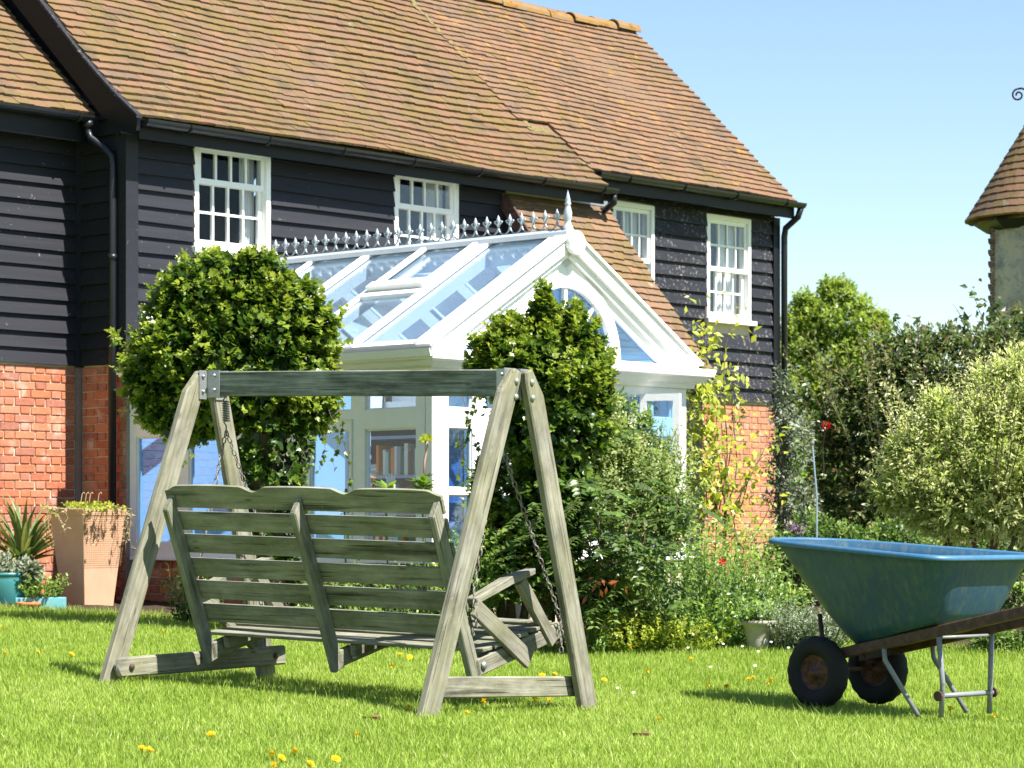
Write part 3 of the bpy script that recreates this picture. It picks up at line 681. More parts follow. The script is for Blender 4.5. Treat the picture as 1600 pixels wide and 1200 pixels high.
# ------------------------------------------------------------------ the conservatory (same axes)
cons = empty('conservatory', M0, HROT, 'white gabled conservatory with glass roof and iron ridge cresting against the farmhouse', 'conservatory')
CX0, CX1, CYF = .03, 3.255, -3.74
CXM = (CX0+CX1)/2; ZS, ZC0, ZC1, ZR = .72, 2.20, 2.37, 3.42
# dwarf wall with bricks
dw = MB().box(CX0+.03, CX0+.13, CYF+.14, -.05, ZG-.3, ZS-.03).box(CX0+.03, CX1-.03, CYF+.03, CYF+.13, ZG-.3, ZS-.03).box(CX1-.13, CX1-.03, CYF+.14, -.05, ZG-.3, ZS-.03).build('dwarf_wall', MORTAR, cons)
place_pieces(dw, 'brick', brick_items(.05, 3.68, ZG-.12, ZS-.03, BM_RED, lambda s, z: Matrix.Translation((CX0+.03, -s, z)) @ Matrix.Rotation(R(-90), 4, 'Z')), limit=150)
MB().box(CX0-.05, CX0+.15, CYF-.05, -.06, ZS-.03, ZS).box(CX0+.151, CX1+.05, CYF-.05, CYF+.15, ZS-.03, ZS).box(CX1-.15, CX1+.05, CYF+.151, -.06, ZS-.03, ZS).build('sill', WHITE, cons, bevel=.004)
def frame_wall(name, u0, u1, z0, z1, panes, P, th=.07):
    """white joinery with glazed openings; P maps (u, depth, z)"""
    mb = MB(); xs = sorted({u0, u1, *[p[0] for p in panes], *[p[1] for p in panes]}); zs = sorted({z0, z1, *[p[2] for p in panes], *[p[3] for p in panes]})
    def bx(a, b, c, d, t0, t1): mb.hexa([P(a,t0,c),P(b,t0,c),P(b,t1,c),P(a,t1,c),P(a,t0,d),P(b,t0,d),P(b,t1,d),P(a,t1,d)])
    for a, b in zip(xs[:-1], xs[1:]):
        for c, d in zip(zs[:-1], zs[1:]):
            if any(p[0] <= a+1e-5 and b-1e-5 <= p[1] and p[2] <= c+1e-5 and d-1e-5 <= p[3] for p in panes): continue
            bx(a, b, c, d, 0, th)
    for p in panes:                                          # beads standing in the openings
        e = .014; a, b, c, d = p
        for q in ((a, a+e, c, d), (b-e, b, c, d), (a+e, b-e, c, c+e), (a+e, b-e, d-e, d)): bx(*q, .018, th-.018)
    o = mb.build(name, WHITE, cons)
    for a, b, c, d in panes:
        g = MB(); k = .012; pts = [P(x, t, z) for z in (c+k, d-k) for x, t in ((a+k, .032), (b-k, .032), (b-k, .040), (a+k, .040))]
        g.hexa(pts).build('pane', G_CLR if (name == 'side_frame' and a > 2.9) else G_WALL, o)
    return o
zt0, zt1, zb0, zb1 = 1.93, 2.12, .84, 1.775
SW = []
for a, b in ((.09, .65), (.80, 1.36), (1.50, 1.88), (2.98, 3.56)): SW += [(a, b, zb0, zb1), (a, b, zt0, zt1)]
SW += [(2.33, 2.80, zb0, zb1), (2.10, 2.82, zt0, zt1)]
side_l = frame_wall('side_frame', .005, 3.66, ZS, ZC0, SW, lambda u, t, z: (CX0+t, -u, z))
side_r = frame_wall('side_frame', .005, 3.66, ZS, ZC0, [(a, b, c, d) for a in (.2, .95, 1.7, 2.45, 3.0) for b in (a+.5,) for c, d in ((zb0, zb1), (zt0, zt1))], lambda u, t, z: (CX1-t, -u, z))
FW = []
for a, b in ((.22, .50), (.66, .95), (2.36, 2.66), (2.80, 3.06)): FW += [(a, b, zb0+.45, zb1), (a, b, zb0-.08, zb0+.40), (a, b, zt0, zt1)]
FW += [(1.16, 1.58, .95, zb1), (1.74, 2.16, .95, zb1), (1.16, 2.16, zt0, zt1)]
front = frame_wall('front_frame', CX0, CX1, ZS, ZC0, FW, lambda u, t, z: (u, CYF+t, z))
# hinge line and stile edges of the side door, plus an open casement on the front right
MB().box(CX0-.012, CX0-.001, -2.29, -2.285, ZS, 1.86).box(CX0-.012, CX0-.001, -2.84, -2.835, ZS, 1.86).box(CX0-.012,CX0-.001,-2.835,-2.29,1.855,1.86).build('door_trim', WHITE, side_l)
MB().tube([(CX0-.05,-2.36,1.20),(CX0-.05,-2.36,1.32)], .011, 6).tube([(CX0,-2.36,1.21),(CX0-.05,-2.36,1.21)], .008, 6).build('door_handle', STEEL, side_l, True)
cz = MB(); A_ = Vector((2.60, CYF-.012, 0)); dr = Vector((math.sin(R(20)), -math.cos(R(20)), 0))
def leaf(u0, u1, z0, z1, th=.045):
    nn = Vector((-dr.y, dr.x, 0))*th; a = A_+dr*u0; b = A_+dr*u1; up = lambda v, z: (v.x, v.y, z)
    cz.hexa([up(a,z0),up(b,z0),up(b+nn,z0),up(a+nn,z0),up(a,z1),up(b,z1),up(b+nn,z1),up(a+nn,z1)])
for q in ((0,.06,1.25,2.13),(.30,.36,1.25,2.13),(.06,.30,1.25,1.31),(.06,.30,2.07,2.13)): leaf(*q)
cz = cz.build('open_casement', WHITE, cons)
nn = Vector((-dr.y, dr.x, 0)); MB().hexa([tuple((A_+dr*u+nn*t)+Vector((0,0,z))) for z in (1.315,2.065) for u, t in ((.062,.018),(.298,.018),(.298,.026),(.062,.026))]).build('pane', G_WALL, cz)
# cornice: profile swept round three sides
cp = [(0,ZC0),(.05,ZC0),(.06,ZC0+.04),(.12,ZC0+.055),(.145,ZC0+.09),(.178,ZC0+.105),(.19,ZC1-.02),(.19,ZC1),(0,ZC1)]
cn = MB()
def sweep(mb, corners, outs, prof):
    k = len(prof); v = [(c[0]+o[0]*p, c[1]+o[1]*p, z) for c, o in zip(corners, outs) for p, z in prof]
    f = [(i*k+j, i*k+(j+1)%k, (i+1)*k+(j+1)%k, (i+1)*k+j) for i in range(len(corners)-1) for j in range(k)]+[list(range(k)), [(len(corners)-1)*k+j for j in range(k)][::-1]]
    mb.add(v, f)
sweep(cn, [(CX0,-.07),(CX0,CYF),(CX1,CYF),(CX1,-.07)], [(-1,0),(-1,-1),(1,-1),(1,0)], cp); cn.build('cornice', WHITE, cons)
sweep(gd := MB(), [(CX0-.19,-.07),(CX0-.19,CYF-.18)], [(-1,0),(-1,0)], [(0,ZC1-.05),(.012,ZC1-.05),(.03,ZC1+.012),(.022,ZC1+.012),(0,ZC1-.03)]); gd.build('gutter', WHITE, cons)
MB().box(CX0+.02, CX0+.09, CYF+.02, -.07, ZC1+.001, ZC1+.05).box(CX1-.09, CX1-.02, CYF+.02, -.07, ZC1+.001, ZC1+.05).box(CX0+.1, CX1-.1, CYF+.02, CYF+.10, ZC1+.001, ZC1+.04).build('wall_plate', WHITE, cons)
MB().box(CX0-.17, CX0-.06, CYF-.14, -.07, ZC1+.001, ZC1+.006).build('lead_strip', BLACKT, cons)
# glazed roof
XE = CX0-.06; ZE = ZC1+.055; XE2 = CX1+.06
def slope_pt(side, s, y, off=0):                             # s from eave to ridge, off along the outward normal
    xe = XE if side < 0 else XE2; dx = CXM-xe; dz = ZR-ZE; l = math.hypot(dx, dz); nx, nz = (-dz/l, dx/l) if side < 0 else (dz/l, -dx/l)
    return Vector((xe+dx*s+nx*off, y, ZE+dz*s+abs(nz)*off))
def slope_bar(mb, side, s0, s1, y, w, o0, o1):
    mb.hexa([slope_pt(side,s0,y-w/2,o0),slope_pt(side,s0,y+w/2,o0),slope_pt(side,s0,y+w/2,o1),slope_pt(side,s0,y-w/2,o1),slope_pt(side,s1,y-w/2,o0),slope_pt(side,s1,y+w/2,o0),slope_pt(side,s1,y+w/2,o1),slope_pt(side,s1,y-w/2,o1)])
YB = [-.06, -.70, -1.42, -2.12, -2.87, -3.66]
for side in (-1, 1):
    for i, y in enumerate(YB):
        wide = i in (0, 2, 4, 5); mb = MB()
        slope_bar(mb, side, 0, .985, y, .10 if wide else .055, .004, .028)
        slope_bar(mb, side, .03, .97, y, .052, -.15 if wide else -.11, -.012); mb.build('rafter', WHITE, cons)
    for i, (a, b) in enumerate(zip(YB[:-1], YB[1:])):
        if side < 0 and i == 3:                               # opening roof light in the upper half
            slope = [(0.0, .52), (.56, .97)]
        else: slope = [(0.0, .975)]
        for s0, s1 in slope:
            g = MB(); g.hexa([slope_pt(side,s0,a-.028,-.009),slope_pt(side,s0,b+.028,-.009),slope_pt(side,s0,b+.028,-.002),slope_pt(side,s0,a-.028,-.002),slope_pt(side,s1,a-.028,-.009),slope_pt(side,s1,b+.028,-.009),slope_pt(side,s1,b+.028,-.002),slope_pt(side,s1,a-.028,-.002)])
            g.build('roof_pane', G_ROOF, cons)
mb = MB()
for s0, s1, o1 in ((.50, .535, .03), (.55, .60, .075)):
    y0, y1 = YB[3]-.03, YB[4]+.055
    mb.hexa([slope_pt(-1,s0,y0,-.02),slope_pt(-1,s0,y1,-.02),slope_pt(-1,s0,y1,o1),slope_pt(-1,s0,y0,o1),slope_pt(-1,s1,y0,-.02),slope_pt(-1,s1,y1,-.02),slope_pt(-1,s1,y1,o1),slope_pt(-1,s1,y0,o1)])
slope_bar(mb, -1, .60, .955, YB[3]-.055, .05, .029, .06); slope_bar(mb, -1, .60, .955, YB[4]+.075, .05, .029, .06); mb.build('roof_light', WHITE, cons)
for side in (-1, 1):
    mb = MB(); mb.hexa([slope_pt(side,-.005,CYF,-.03),slope_pt(side,-.005,-.06,-.03),slope_pt(side,-.005,-.06,.02),slope_pt(side,-.005,CYF,.02),slope_pt(side,.03,CYF,-.03),slope_pt(side,.03,-.06,-.03),slope_pt(side,.03,-.06,.02),slope_pt(side,.03,CYF,.02)]); mb.build('eaves_bar', WHITE, cons)
MB().box(CXM-.035, CXM+.035, CYF+.02, -.06, ZR-.20, ZR-.03).build('ridge_beam', WHITE, cons)
MB().prism([(CXM-.075,CYF-.06,ZR-.012),(CXM+.075,CYF-.06,ZR-.012),(CXM+.06,CYF-.06,ZR+.03),(CXM+.03,CYF-.06,ZR+.055),(CXM-.03,CYF-.06,ZR+.055),(CXM-.06,CYF-.06,ZR+.03)], (0,-CYF+.01,0)).build('ridge_capping', ALU, cons)
# cresting: fleur spikes joined by small arcs
def finial_mesh():
    mb = MB()
    mb.lathe([(.001,.055),(.009,.058),(.008,.10),(.016,.118),(.008,.128),(.010,.15),(.018,.175),(.015,.20),(.007,.228),(.001,.25)], 8)
    for s in (-1, 1):
        mb.tube([(0, s*.007, .128), (0, s*.022, .140), (0, s*.036, .155), (0, s*.041, .170), (0, s*.032, .176), (0, s*.027, .168)], [.008,.009,.009,.008,.006,.004], 6)
        mb.tube([(0, s*.003, .085), (0, s*.010, .055), (0, s*.024, .030), (0, s*.044, .012), (0, s*.067, .006)], [.009,.008,.008,.008,.008], 6)
    mb.tube([(0,-.067,-.002),(0,.067,-.002)], .007, 6)
    return mb.mesh('cresting_spike', ALU, True)
FM = finial_mesh(); nsp = 27
for i in range(nsp):
    o = bpy.data.objects.new('cresting_spike', FM); COL.objects.link(o); o.parent = cons; o.location = (CXM, CYF+.10+.134*i, ZR+.060); o.scale = (1, 1, .70)
MB().lathe([(.045,.0),(.045,.05),(.03,.06),(.026,.09),(.034,.11),(.036,.16),(.026,.20),(.020,.225),(.030,.24),(.020,.25),(.024,.262),(.012,.31),(.001,.35)], 14, (CXM, CYF-.02, ZR+.03)).build('end_finial', ALU, cons, True)
MB().prism([(CXM+.10*math.cos(2*math.pi*k/20), CYF-.13, ZR-.065+.10*math.sin(2*math.pi*k/20)) for k in range(20)], (0,.05,0)).build('ridge_boss', WHITE, cons)
# gable: barge boards, arch, glass
def rake(mb, o0, o1, y0, y1, s0=-.02, s1=1.0):
    for side in (-1, 1): mb.hexa([slope_pt(side,s0,y0,o0),slope_pt(side,s0,y1,o0),slope_pt(side,s0,y1,o1),slope_pt(side,s0,y0,o1),slope_pt(side,s1,y0,o0),slope_pt(side,s1,y1,o0),slope_pt(side,s1,y1,o1),slope_pt(side,s1,y0,o1)])
gb = MB(); rake(gb, -.10, .012, CYF-.075, CYF-.002); rake(gb, .013, .035, CYF-.10, CYF+.06, -.03); rake(gb, -.15, -.101, CYF-.04, CYF+.0); gb.build('gable_board', WHITE, cons)
gi = MB(); rake(gi, -.235, -.151, CYF+.0, CYF+.06, .10, .98); gi.build('gable_frame', WHITE, cons)
ar = MB(); ro, ri, zc, n = .70, .585, ZC1+.03, 28
ro_z = .72
v = []; 
for yy in (CYF-.012, CYF+.06):
    for rr in (ro, ri):
        for k in range(n+1): t = math.pi*k/n; v.append((CXM-rr*math.cos(t), yy, zc+rr*math.sin(t)*1.0))
N_ = n+1; f = []
for k in range(n):
    f += [(k,k+1,N_+k+1,N_+k), (2*N_+k,3*N_+k,3*N_+k+1,2*N_+k+1), (k,2*N_+k,2*N_+k+1,k+1), (N_+k,N_+k+1,3*N_+k+1,3*N_+k)]
ar.add(v, f); ar.box(CXM-.02, CXM+.02, CYF+.0, CYF+.05, zc, zc+ri); ar.box(CXM-.075, CXM+.075, CYF+.002, CYF+.055, zc+ro-.01, ZR-.20)
for t in (R(50), R(130)): ar.bar((CXM+.04*math.cos(t), CYF+.025, zc+.04*math.sin(t)), (CXM+ri*math.cos(t), CYF+.025, zc+ri*math.sin(t)), .03, .035, (0,1,0))
ar.build('fanlight_arch', WHITE, cons)
MB().prism([(CX0+.25,CYF+.033,ZC1+.03),(CX1-.25,CYF+.033,ZC1+.03),(CXM,CYF+.033,ZR-.15)], (0,.006,0)).build('gable_pane', G_WALL, cons)
# inside: floor, white back wall, blinds of nothing but air
MB().box(CX0+.14, CX1-.14, CYF+.14, -.05, ZG+.05, ZG+.10).build('floor', m_plain('pale_floor_tile', (.42,.40,.37), .5, .3, .1, 6), cons)
MB().box(CX0+.10, CX1-.10, -.045, -.005, ZG+.1, 2.9).prism([(CX0+.25,-.045,2.9),(CX1-.25,-.045,2.9),(CXM,-.045,ZR-.2)], (0,.04,0)).build('inner_wall', PALE, cons)
# furniture inside
bk = empty('bookcase', HW @ Vector((1.08, -2.24, ZG+.10)), HROT, 'grey-blue bookcase filled with books seen through the conservatory side window', 'bookcase')
BKX, BKW, BKH = .30, 1.15, 1.60
m_bk = m_plain('bookcase_paint', (.33,.35,.48), .5, .4, .05)
MB().box(BKX-.02, BKX, -BKW/2, BKW/2, 0, BKH).build('back_panel', m_plain('dark_case_back', (.13,.035,.035), .8, .2), bk)
for y in (-BKW/2, BKW/2-.03): MB().box(0, BKX-.021, y, y+.03, 0, BKH).build('side_panel', m_bk, bk)
SHZ = [.02, .40, .76, 1.08, 1.42, 1.575]
for z in SHZ: MB().box(0.005, BKX-.021, -BKW/2+.031, BKW/2-.031, z, z+.025).build('shelf', m_bk, bk)
bookcols = [('red',(.62,.04,.03)),('cream',(.74,.68,.55)),('navy',(.05,.07,.22)),('orange',(.80,.22,.03)),('grey',(.30,.30,.32)),('dark green',(.04,.12,.08)),('pale green',(.42,.52,.44)),('brown',(.16,.08,.05)),('white',(.7,.7,.68)),('teal',(.04,.30,.34))]
bmats = {n: m_plain('book_'+n.replace(' ', '_'), c, .6, .3, .1) for n, c in bookcols}
PAGE = m_plain('book_pages', (.66,.62,.52), .9, .1)
ORD = ['first','second','third','fourth','fifth','sixth','seventh','eighth','ninth','tenth','eleventh','twelfth','thirteenth','fourteenth','fifteenth','sixteenth','seventeenth','eighteenth','nineteenth','twentieth','twenty-first','twenty-second','twenty-third','twenty-fourth','twenty-fifth','twenty-sixth','twenty-seventh','twenty-eighth','twenty-ninth','thirtieth','thirty-first','thirty-second','thirty-third','thirty-fourth','thirty-fifth']
shelfname = {1: 'second lowest', 2: 'middle', 3: 'upper'}
for sh in (1, 2, 3):
    y = -BKW/2+.05; k = 0
    while y < BKW/2-.09:
        nm, c = random.choice(bookcols); t = random.uniform(.022, .05); h = random.uniform(.19, .28)
        if sh == 3 and y > .20: break
        b = empty('book', HW @ Vector((1.08+.03, -2.24+y+t/2, ZG+.10+SHZ[sh]+.0255)), HROT, f'{nm} book upright on the {shelfname[sh]} shelf of the bookcase, {ORD[k]} from the left', 'book', 'books standing in the bookcase')
        MB().box(0, .008, -t/2, t/2, 0, h).box(.008, .17, -t/2, -t/2+.003, 0, h).box(.008, .17, t/2-.003, t/2, 0, h).build('cover', bmats[nm], b)
        MB().box(.009, .165, -t/2+.0035, t/2-.0035, .004, h-.004).build('pages', PAGE, b)
        y += t+.003; k += 1
        if random.random() < .12: y += .05
for k, (nm, z) in enumerate((('white', 0), ('cream', .036), ('grey', .07))):   # books lying on their sides
    b = empty('book', HW @ Vector((1.08+.04, -2.24+.30+.012*k, ZG+.10+SHZ[3]+.0255+z)), HROT+(.05, -.12, .1)[k], f'{nm} book lying flat in the small pile on the upper bookcase shelf, {("lowest", "middle", "topmost")[k]} of three', 'book', 'books lying flat in the bookcase')
    MB().box(0, .18, -.12, .12, 0, .004).box(0, .18, -.12, .12, .029, .033).box(.172, .18, -.12, .12, .004, .029).build('cover', bmats[nm], b)
    MB().box(.004, .170, -.116, .116, .0045, .0285).build('pages', PAGE, b)
# white hand ornament and small clay pots on a sill table by the side window
tb = empty('side_table', HW @ Vector((CX0+.34, -3.2, ZG+.10)), HROT, 'low white table under the conservatory side window', 'table')
MB().box(-.16, .16, -.42, .42, .82, .85).build('table_top', WHITE, tb)
for a in (-.13, .13):
    for b_ in (-.38, .38): MB().box(a-.02, a+.02, b_-.02, b_+.02, 0, .819).build('leg', WHITE, tb)
hd = empty('hand_ornament', HW @ Vector((CX0+.30, -2.98, ZG+.955)), HROT, 'white ornamental hand standing by the conservatory side window left of the flower pots', 'ornament')
mb = MB(); mb.lathe([(.035,0),(.035,.012),(.022,.02),(.022,.06),(.032,.09)], 12); mb.hexa([(-.012,-.04,.085),(.012,-.04,.085),(.012,.04,.085),(-.012,.04,.085),(-.010,-.042,.16),(.010,-.042,.16),(.010,.042,.16),(-.010,.042,.16)])
mb.build('palm', WHITE, hd, True)
for i, (y, h, tl) in enumerate(((-.033,.075,-.012),(-.011,.095,-.003),(.011,.09,.004),(.033,.07,.014))): MB().tube([(0,y,.155),(0,y+tl*.5,.155+h*.5),(-.006,y+tl,.155+h)], [.010,.0095,.005], 8).build('finger', WHITE, hd, True)
MB().tube([(0,.038,.10),(-.004,.065,.125),(-.008,.078,.165)], [.012,.011,.006], 8).build('thumb', WHITE, hd, True)
for k, (yy, c, nm) in enumerate(((-3.17, (.62,.42,.05), 'yellow'), (-3.40, (.55,.26,.10), 'orange'))):
    b = empty('small_pot', HW @ Vector((CX0+.32, yy, ZG+.955)), HROT, f'small {nm} flower pot on the table inside the conservatory', 'flower pot', 'small pots on the conservatory table')
    MB().lathe([(.001,0),(.032,0),(.044,.06),(.05,.062),(.05,.078),(.042,.078),(.04,.065),(.001,.06)], 16).build('pot_body', m_plain('glaze_'+nm, c, .4, .5), b, True)
MB().box(-.15,.15,-.41,.41,.851,.857).build('table_runner', PALE, tb)
lp = empty('table_lamp', HW @ Vector((CX0+.45, -2.56, ZG+.10)), HROT, 'turned orange wooden lamp stand with a white candle bulb behind the conservatory door', 'lamp')
MB().lathe([(.001,0),(.13,0),(.13,.03),(.04,.06),(.03,.5),(.05,.55),(.03,.6),(.032,.86),(.055,.90),(.03,.93),(.05,.97),(.028,1.0),(.06,1.06),(.075,1.075),(.03,1.09),(.016,1.14),(.016,1.19)], 18).build('lamp_stand', m_plain('orange_wood', (.50,.22,.09), .5, .4, .15, 10), lp, True)
MB().lathe([(.014,1.19),(.022,1.20),(.028,1.24),(.024,1.28),(.012,1.32),(.001,1.335)], 14).build('bulb', WHITE, lp, True)

# ------------------------------------------------------------------ the small tower at the right edge
TD = 33.0; tc = at(1634, 820, TD)
tower = empty('garden_tower', (tc.x, tc.y, 0), R(-9), 'small rendered tower with conical tiled roof and scroll finial at the right edge', 'tower')
TW = Matrix.Translation((tc.x, tc.y, 0)) @ Matrix.Rotation(R(-9), 4, 'Z')
def ngon(r, z, n=8): return [(r*math.cos(2*math.pi*(k+.5)/n), r*math.sin(2*math.pi*(k+.5)/n), z) for k in range(n)]
mb = MB(); v = ngon(.75, 0)+ngon(.73, 4.95); mb.add(v, [(k,(k+1)%8,(k+1)%8+8,k+8) for k in range(8)]+[list(range(8,16))]); tw = mb.build('wall', RENDERW, tower)
BM_DARK = brick_meshes(m_brick('dark_old_brick', [(.10,.08,.065),(.15,.11,.085),(.08,.06,.05),(.17,.14,.11)]))
items = []
for c in range(66):
    for k in (3, 4):
        a = 2*math.pi*(k+.5)/8; r = .735
        items.append((random.choice(BM_DARK['h']), Matrix.Translation((r*math.cos(a), r*math.sin(a), .1+c*.0735)) @ Matrix.Rotation(a+R(90)+(.4 if c % 2 else -.4), 4, 'Z') @ Matrix.Translation((0,-.012,0)) @ Matrix.Scale(.9, 4)))
place_pieces(tw, 'brick', items, TW, 140)
ZTE, ZTA, RTE = 4.86, 6.46, 1.0
mb = MB(); v = ngon(RTE-.08, ZTE-.03)+[(0,0,ZTA-.03)]; mb.add(v, [(k,(k+1)%8,8) for k in range(8)]+[list(range(8))[::-1]]); tr = mb.build('roof', TILE_C, tower)
MB().lathe([(.745,4.80),(.90,4.86),(.90,4.82),(.745,4.72)], 8).build('eaves_board', BLACKT, tower)
items = []
TD_M = tile_meshes(TILE_A, .17, .22)
ncs = 16
for c in range(ncs):
    f_ = c/ncs; rad = RTE*(1-f_)+.02; z = ZTE+(ZTA-ZTE)*f_; per = max(5, int(2*math.pi*rad/.17)); sl = math.atan2(ZTA-ZTE, RTE)-.10
    for i in range(per):
        a = 2*math.pi*(i+.5*(c % 2))/per
        # octagonal plan
        oc = math.cos(math.pi/8)/math.cos(((a-math.pi/8) % (math.pi/4))-math.pi/8+0) if False else 1.0
        M = Matrix.Rotation(a, 4, 'Z') @ Matrix.Translation((rad*oc, 0, z+.02)) @ Matrix.Rotation(R(90), 4, 'Z') @ Matrix.Rotation(sl, 4, 'X') @ Matrix.Rotation(random.gauss(0,.03), 4, 'Z') @ Matrix.Diagonal((2*math.pi*rad/per/.17*1.02, 1, 1.4, 1))
        items.append((random.choice(TD_M), M))
place_pieces(tr, 'tile', items, TW, 200)
mb = MB(); mb.tube([(0,0,ZTA-.1),(0,0,ZTA+.5)], [.03,.012], 8)
for s in (-1, 1):
    pts = []
    for k in range(28):
        t = k/27; ang = math.pi*.5+t*math.pi*2.6; r_ = .080*(1-t*.72); pts.append((s*(.345-r_*math.cos(ang)), 0, ZTA+.02+r_*math.sin(ang)))
    mb.tube([(0,0,ZTA-.06),(s*.10,0,ZTA-.03),(s*.22,0,ZTA+.07),(s*.30,0,ZTA+.105),(s*.345,0,ZTA+.10)], .014, 6); mb.tube(pts, .013, 6)
mb.build('scroll_finial', BLACKT, tower, True)
#MARK swing
# ------------------------------------------------------------------ the garden swing
TH = R(38); BD = Vector((-math.cos(TH), math.sin(TH), 0)); SD = Vector((math.sin(TH), math.cos(TH), 0)); AR_ = Vector((.0277, 14.0, 0)); SL = 2.317
def sw(b, s, z): return AR_+BD*b+SD*s+Vector((0,0,z))
def plank(name, p0, p1, w, h, up, mat, parent, bev=.006, cuts=None, seg=1, wob=0.0):
    """board from p0 to p1; w across, h along up. Own local axes so that the grain runs along it."""
    p0 = Vector(p0); p1 = Vector(p1); L = (p1-p0).length; X = (p1-p0).normalized(); Y = Vector(up).cross(X).normalized(); Z = X.cross(Y)
    mb = MB()
    if cuts: mb.prism([(x, -w/2, z) for x, z in cuts(L, h)], (0, w, 0))
    else: mb.box(0, L, -w/2, w/2, -h/2, h/2)
    o = mb.build(name, mat, parent, bevel=bev)
    rl = parent.location if parent else Vector()
    M = Matrix((X, Y, Z)).transposed().to_4x4(); M.translation = p0-rl
    o.matrix_local = M; return o
def bolt(name, p, n, parent, r=.016, mat=None):
    n = Vector(n).normalized(); p = Vector(p)-parent.location
    t = n.orthogonal().normalized(); b = n.cross(t); mb = MB(); v = []
    for rr, hh in ((r, 0), (r, .004), (r*.75, .010), (r*.3, .013)):
        v += [p+(t*math.cos(2*math.pi*k/10)+b*math.sin(2*math.pi*k/10))*rr+n*hh for k in range(10)]
    mb.add(v, [(i*10+k, i*10+(k+1)%10, (i+1)*10+(k+1)%10, (i+1)*10+k) for i in range(3) for k in range(10)]+[list(range(30,40))])
    return mb.build(name, mat or STEEL, parent, True)
frame = empty('swing_stand', (AR_.x-.9, AR_.y+.7, .03), 0, 'weathered wooden A-frame of the garden swing standing on the lawn', 'swing stand')
LW, LT_ = .135, .052
def leg(base, top, side):
    X = (top-base).normalized()
    def cuts(L, h): 
        c = .05
        return [(0,-h/2),(L-(.16 if side > 0 else .05),-h/2),(L,-h/2+(.06 if side > 0 else .01)),(L,h/2-(.01 if side > 0 else .06)),(L-(.05 if side > 0 else .16),h/2),(0,h/2)]
    return plank('leg', base, top, LT_, LW, SD, W_LIT, frame, .009, cuts)
AZR, AZL = 1.842, 1.914
def low(b, s, z): return sw(b, s, z-.04)
lnr = leg(low(-.02, -.80, .0), sw(-.02, -.068, AZR), 1)
lfr = leg(low(-.02, .630, -.045), sw(-.02, .075, AZR), -1)
lnl = leg(low(SL+.02, -.81, .09), sw(SL+.02, -.075, AZL), 1)
lfl = leg(low(SL+.02, .519, .069), sw(SL+.02, .060, AZL), -1)
beam = plank('beam', sw(.03, 0, 1.768), sw(SL-.03, 0, 1.838), .06, .145, (0,0,1), W_BEAM, frame, .006)
plank('rail', sw(.045, -.60, .15), sw(.045, .575, .098), .04, .112, (0,0,1), W_LIT, frame)
plank('rail', sw(SL-.045, -.80, .185), sw(SL-.045, .60, .205), .04, .118, (0,0,1), W_LIT, frame, .012, lambda L, h: [(.02,-h/2),(L,-h/2),(L,h/2),(.02,h/2),(0,h/4),(-.012,0),(0,-h/4)])
for b, zz in ((-.02, AZR),):
    for s_, dz in ((-.066,-.07),(-.072,-.155),(.070,-.07),(.076,-.155)): bolt('bolt', sw(b-LT_/2-.001, s_, zz+dz), -BD, frame, .017)
for s_, z in ((-.70,.186),(.50,.2025)): bolt('bolt', sw(SL-.068, s_, z), -BD, frame, .02, RUSTY)
bolt('bolt', sw(-.047, -.02, 1.2), -BD, frame, .006, BLACKT)
def relbox(mb, c, ux, uy, uz, rl): 
    c = Vector(c)-rl; mb.hexa([c-ux-uy-uz, c+ux-uy-uz, c+ux+uy-uz, c-ux+uy-uz, c-ux-uy+uz, c+ux-uy+uz, c+ux+uy+uz, c-ux+uy+uz])
UZ = Vector((0,0,1))
for b0, z0, sg in ((.035, 1.77, 1), (SL-.035, 1.84, -1)):
    mb = MB()
    for s_ in (-.078, .078): relbox(mb, sw(b0+sg*-.024, s_*.9, z0-.01), BD*.003, SD*.030, UZ*.085, frame.location)
    for s_ in (-.034, .034): relbox(mb, sw(b0+sg*.028, s_, z0-.005), BD*.050, SD*.003, UZ*.080, frame.location)
    mb.build('bracket', STEEL, frame)
    bolt('bolt', sw(b0-sg*.0205, -.072, z0+.04), -BD*(1 if sg < 0 else -1), frame, .011); bolt('bolt', sw(b0-sg*.0205, -.072, z0-.05), -BD*(1 if sg < 0 else -1), frame, .011)
    bolt('bolt', sw(b0+sg*.04, -.0375, z0+.045), -SD, frame, .011); bolt('bolt', sw(b0+sg*.04, -.0375, z0-.04), -SD, frame, .011)

bench = empty('swing_bench', tuple(sw(1.2, .2, .2)), 0, 'weathered slatted double bench seat hanging from chains inside the swing frame', 'swing seat')
def bw(b, s, z): return sw(b, s-.06*(b-.25), z+.024*(b-.25))
bT, bB = Vector((-.40, 1.150)), Vector((-.035, .185)); e2 = (bT-bB).normalized(); e1 = Vector((e2.y, -e2.x))    # (s,z): up the back, out of the front
def back(b, u, o): q = bB+e2*u+e1*o; return bw(b, q.x, q.y)
HB = (bT-bB).length
up_e1 = SD*e1.x+UZ*e1.y; up_e2 = SD*e2.x+UZ*e2.y
for b in (.25, 1.20, 2.14):
    def cuts(L, h): return [(0,-h/2),(L-.02,-h/2),(L-.09,h/2+.0),(0,h/2)]
    plank('back_post', back(b, -.02, -.028), back(b, HB-.005, -.028), .045, .085, -up_e1, W_BENCH, bench, .006, cuts)
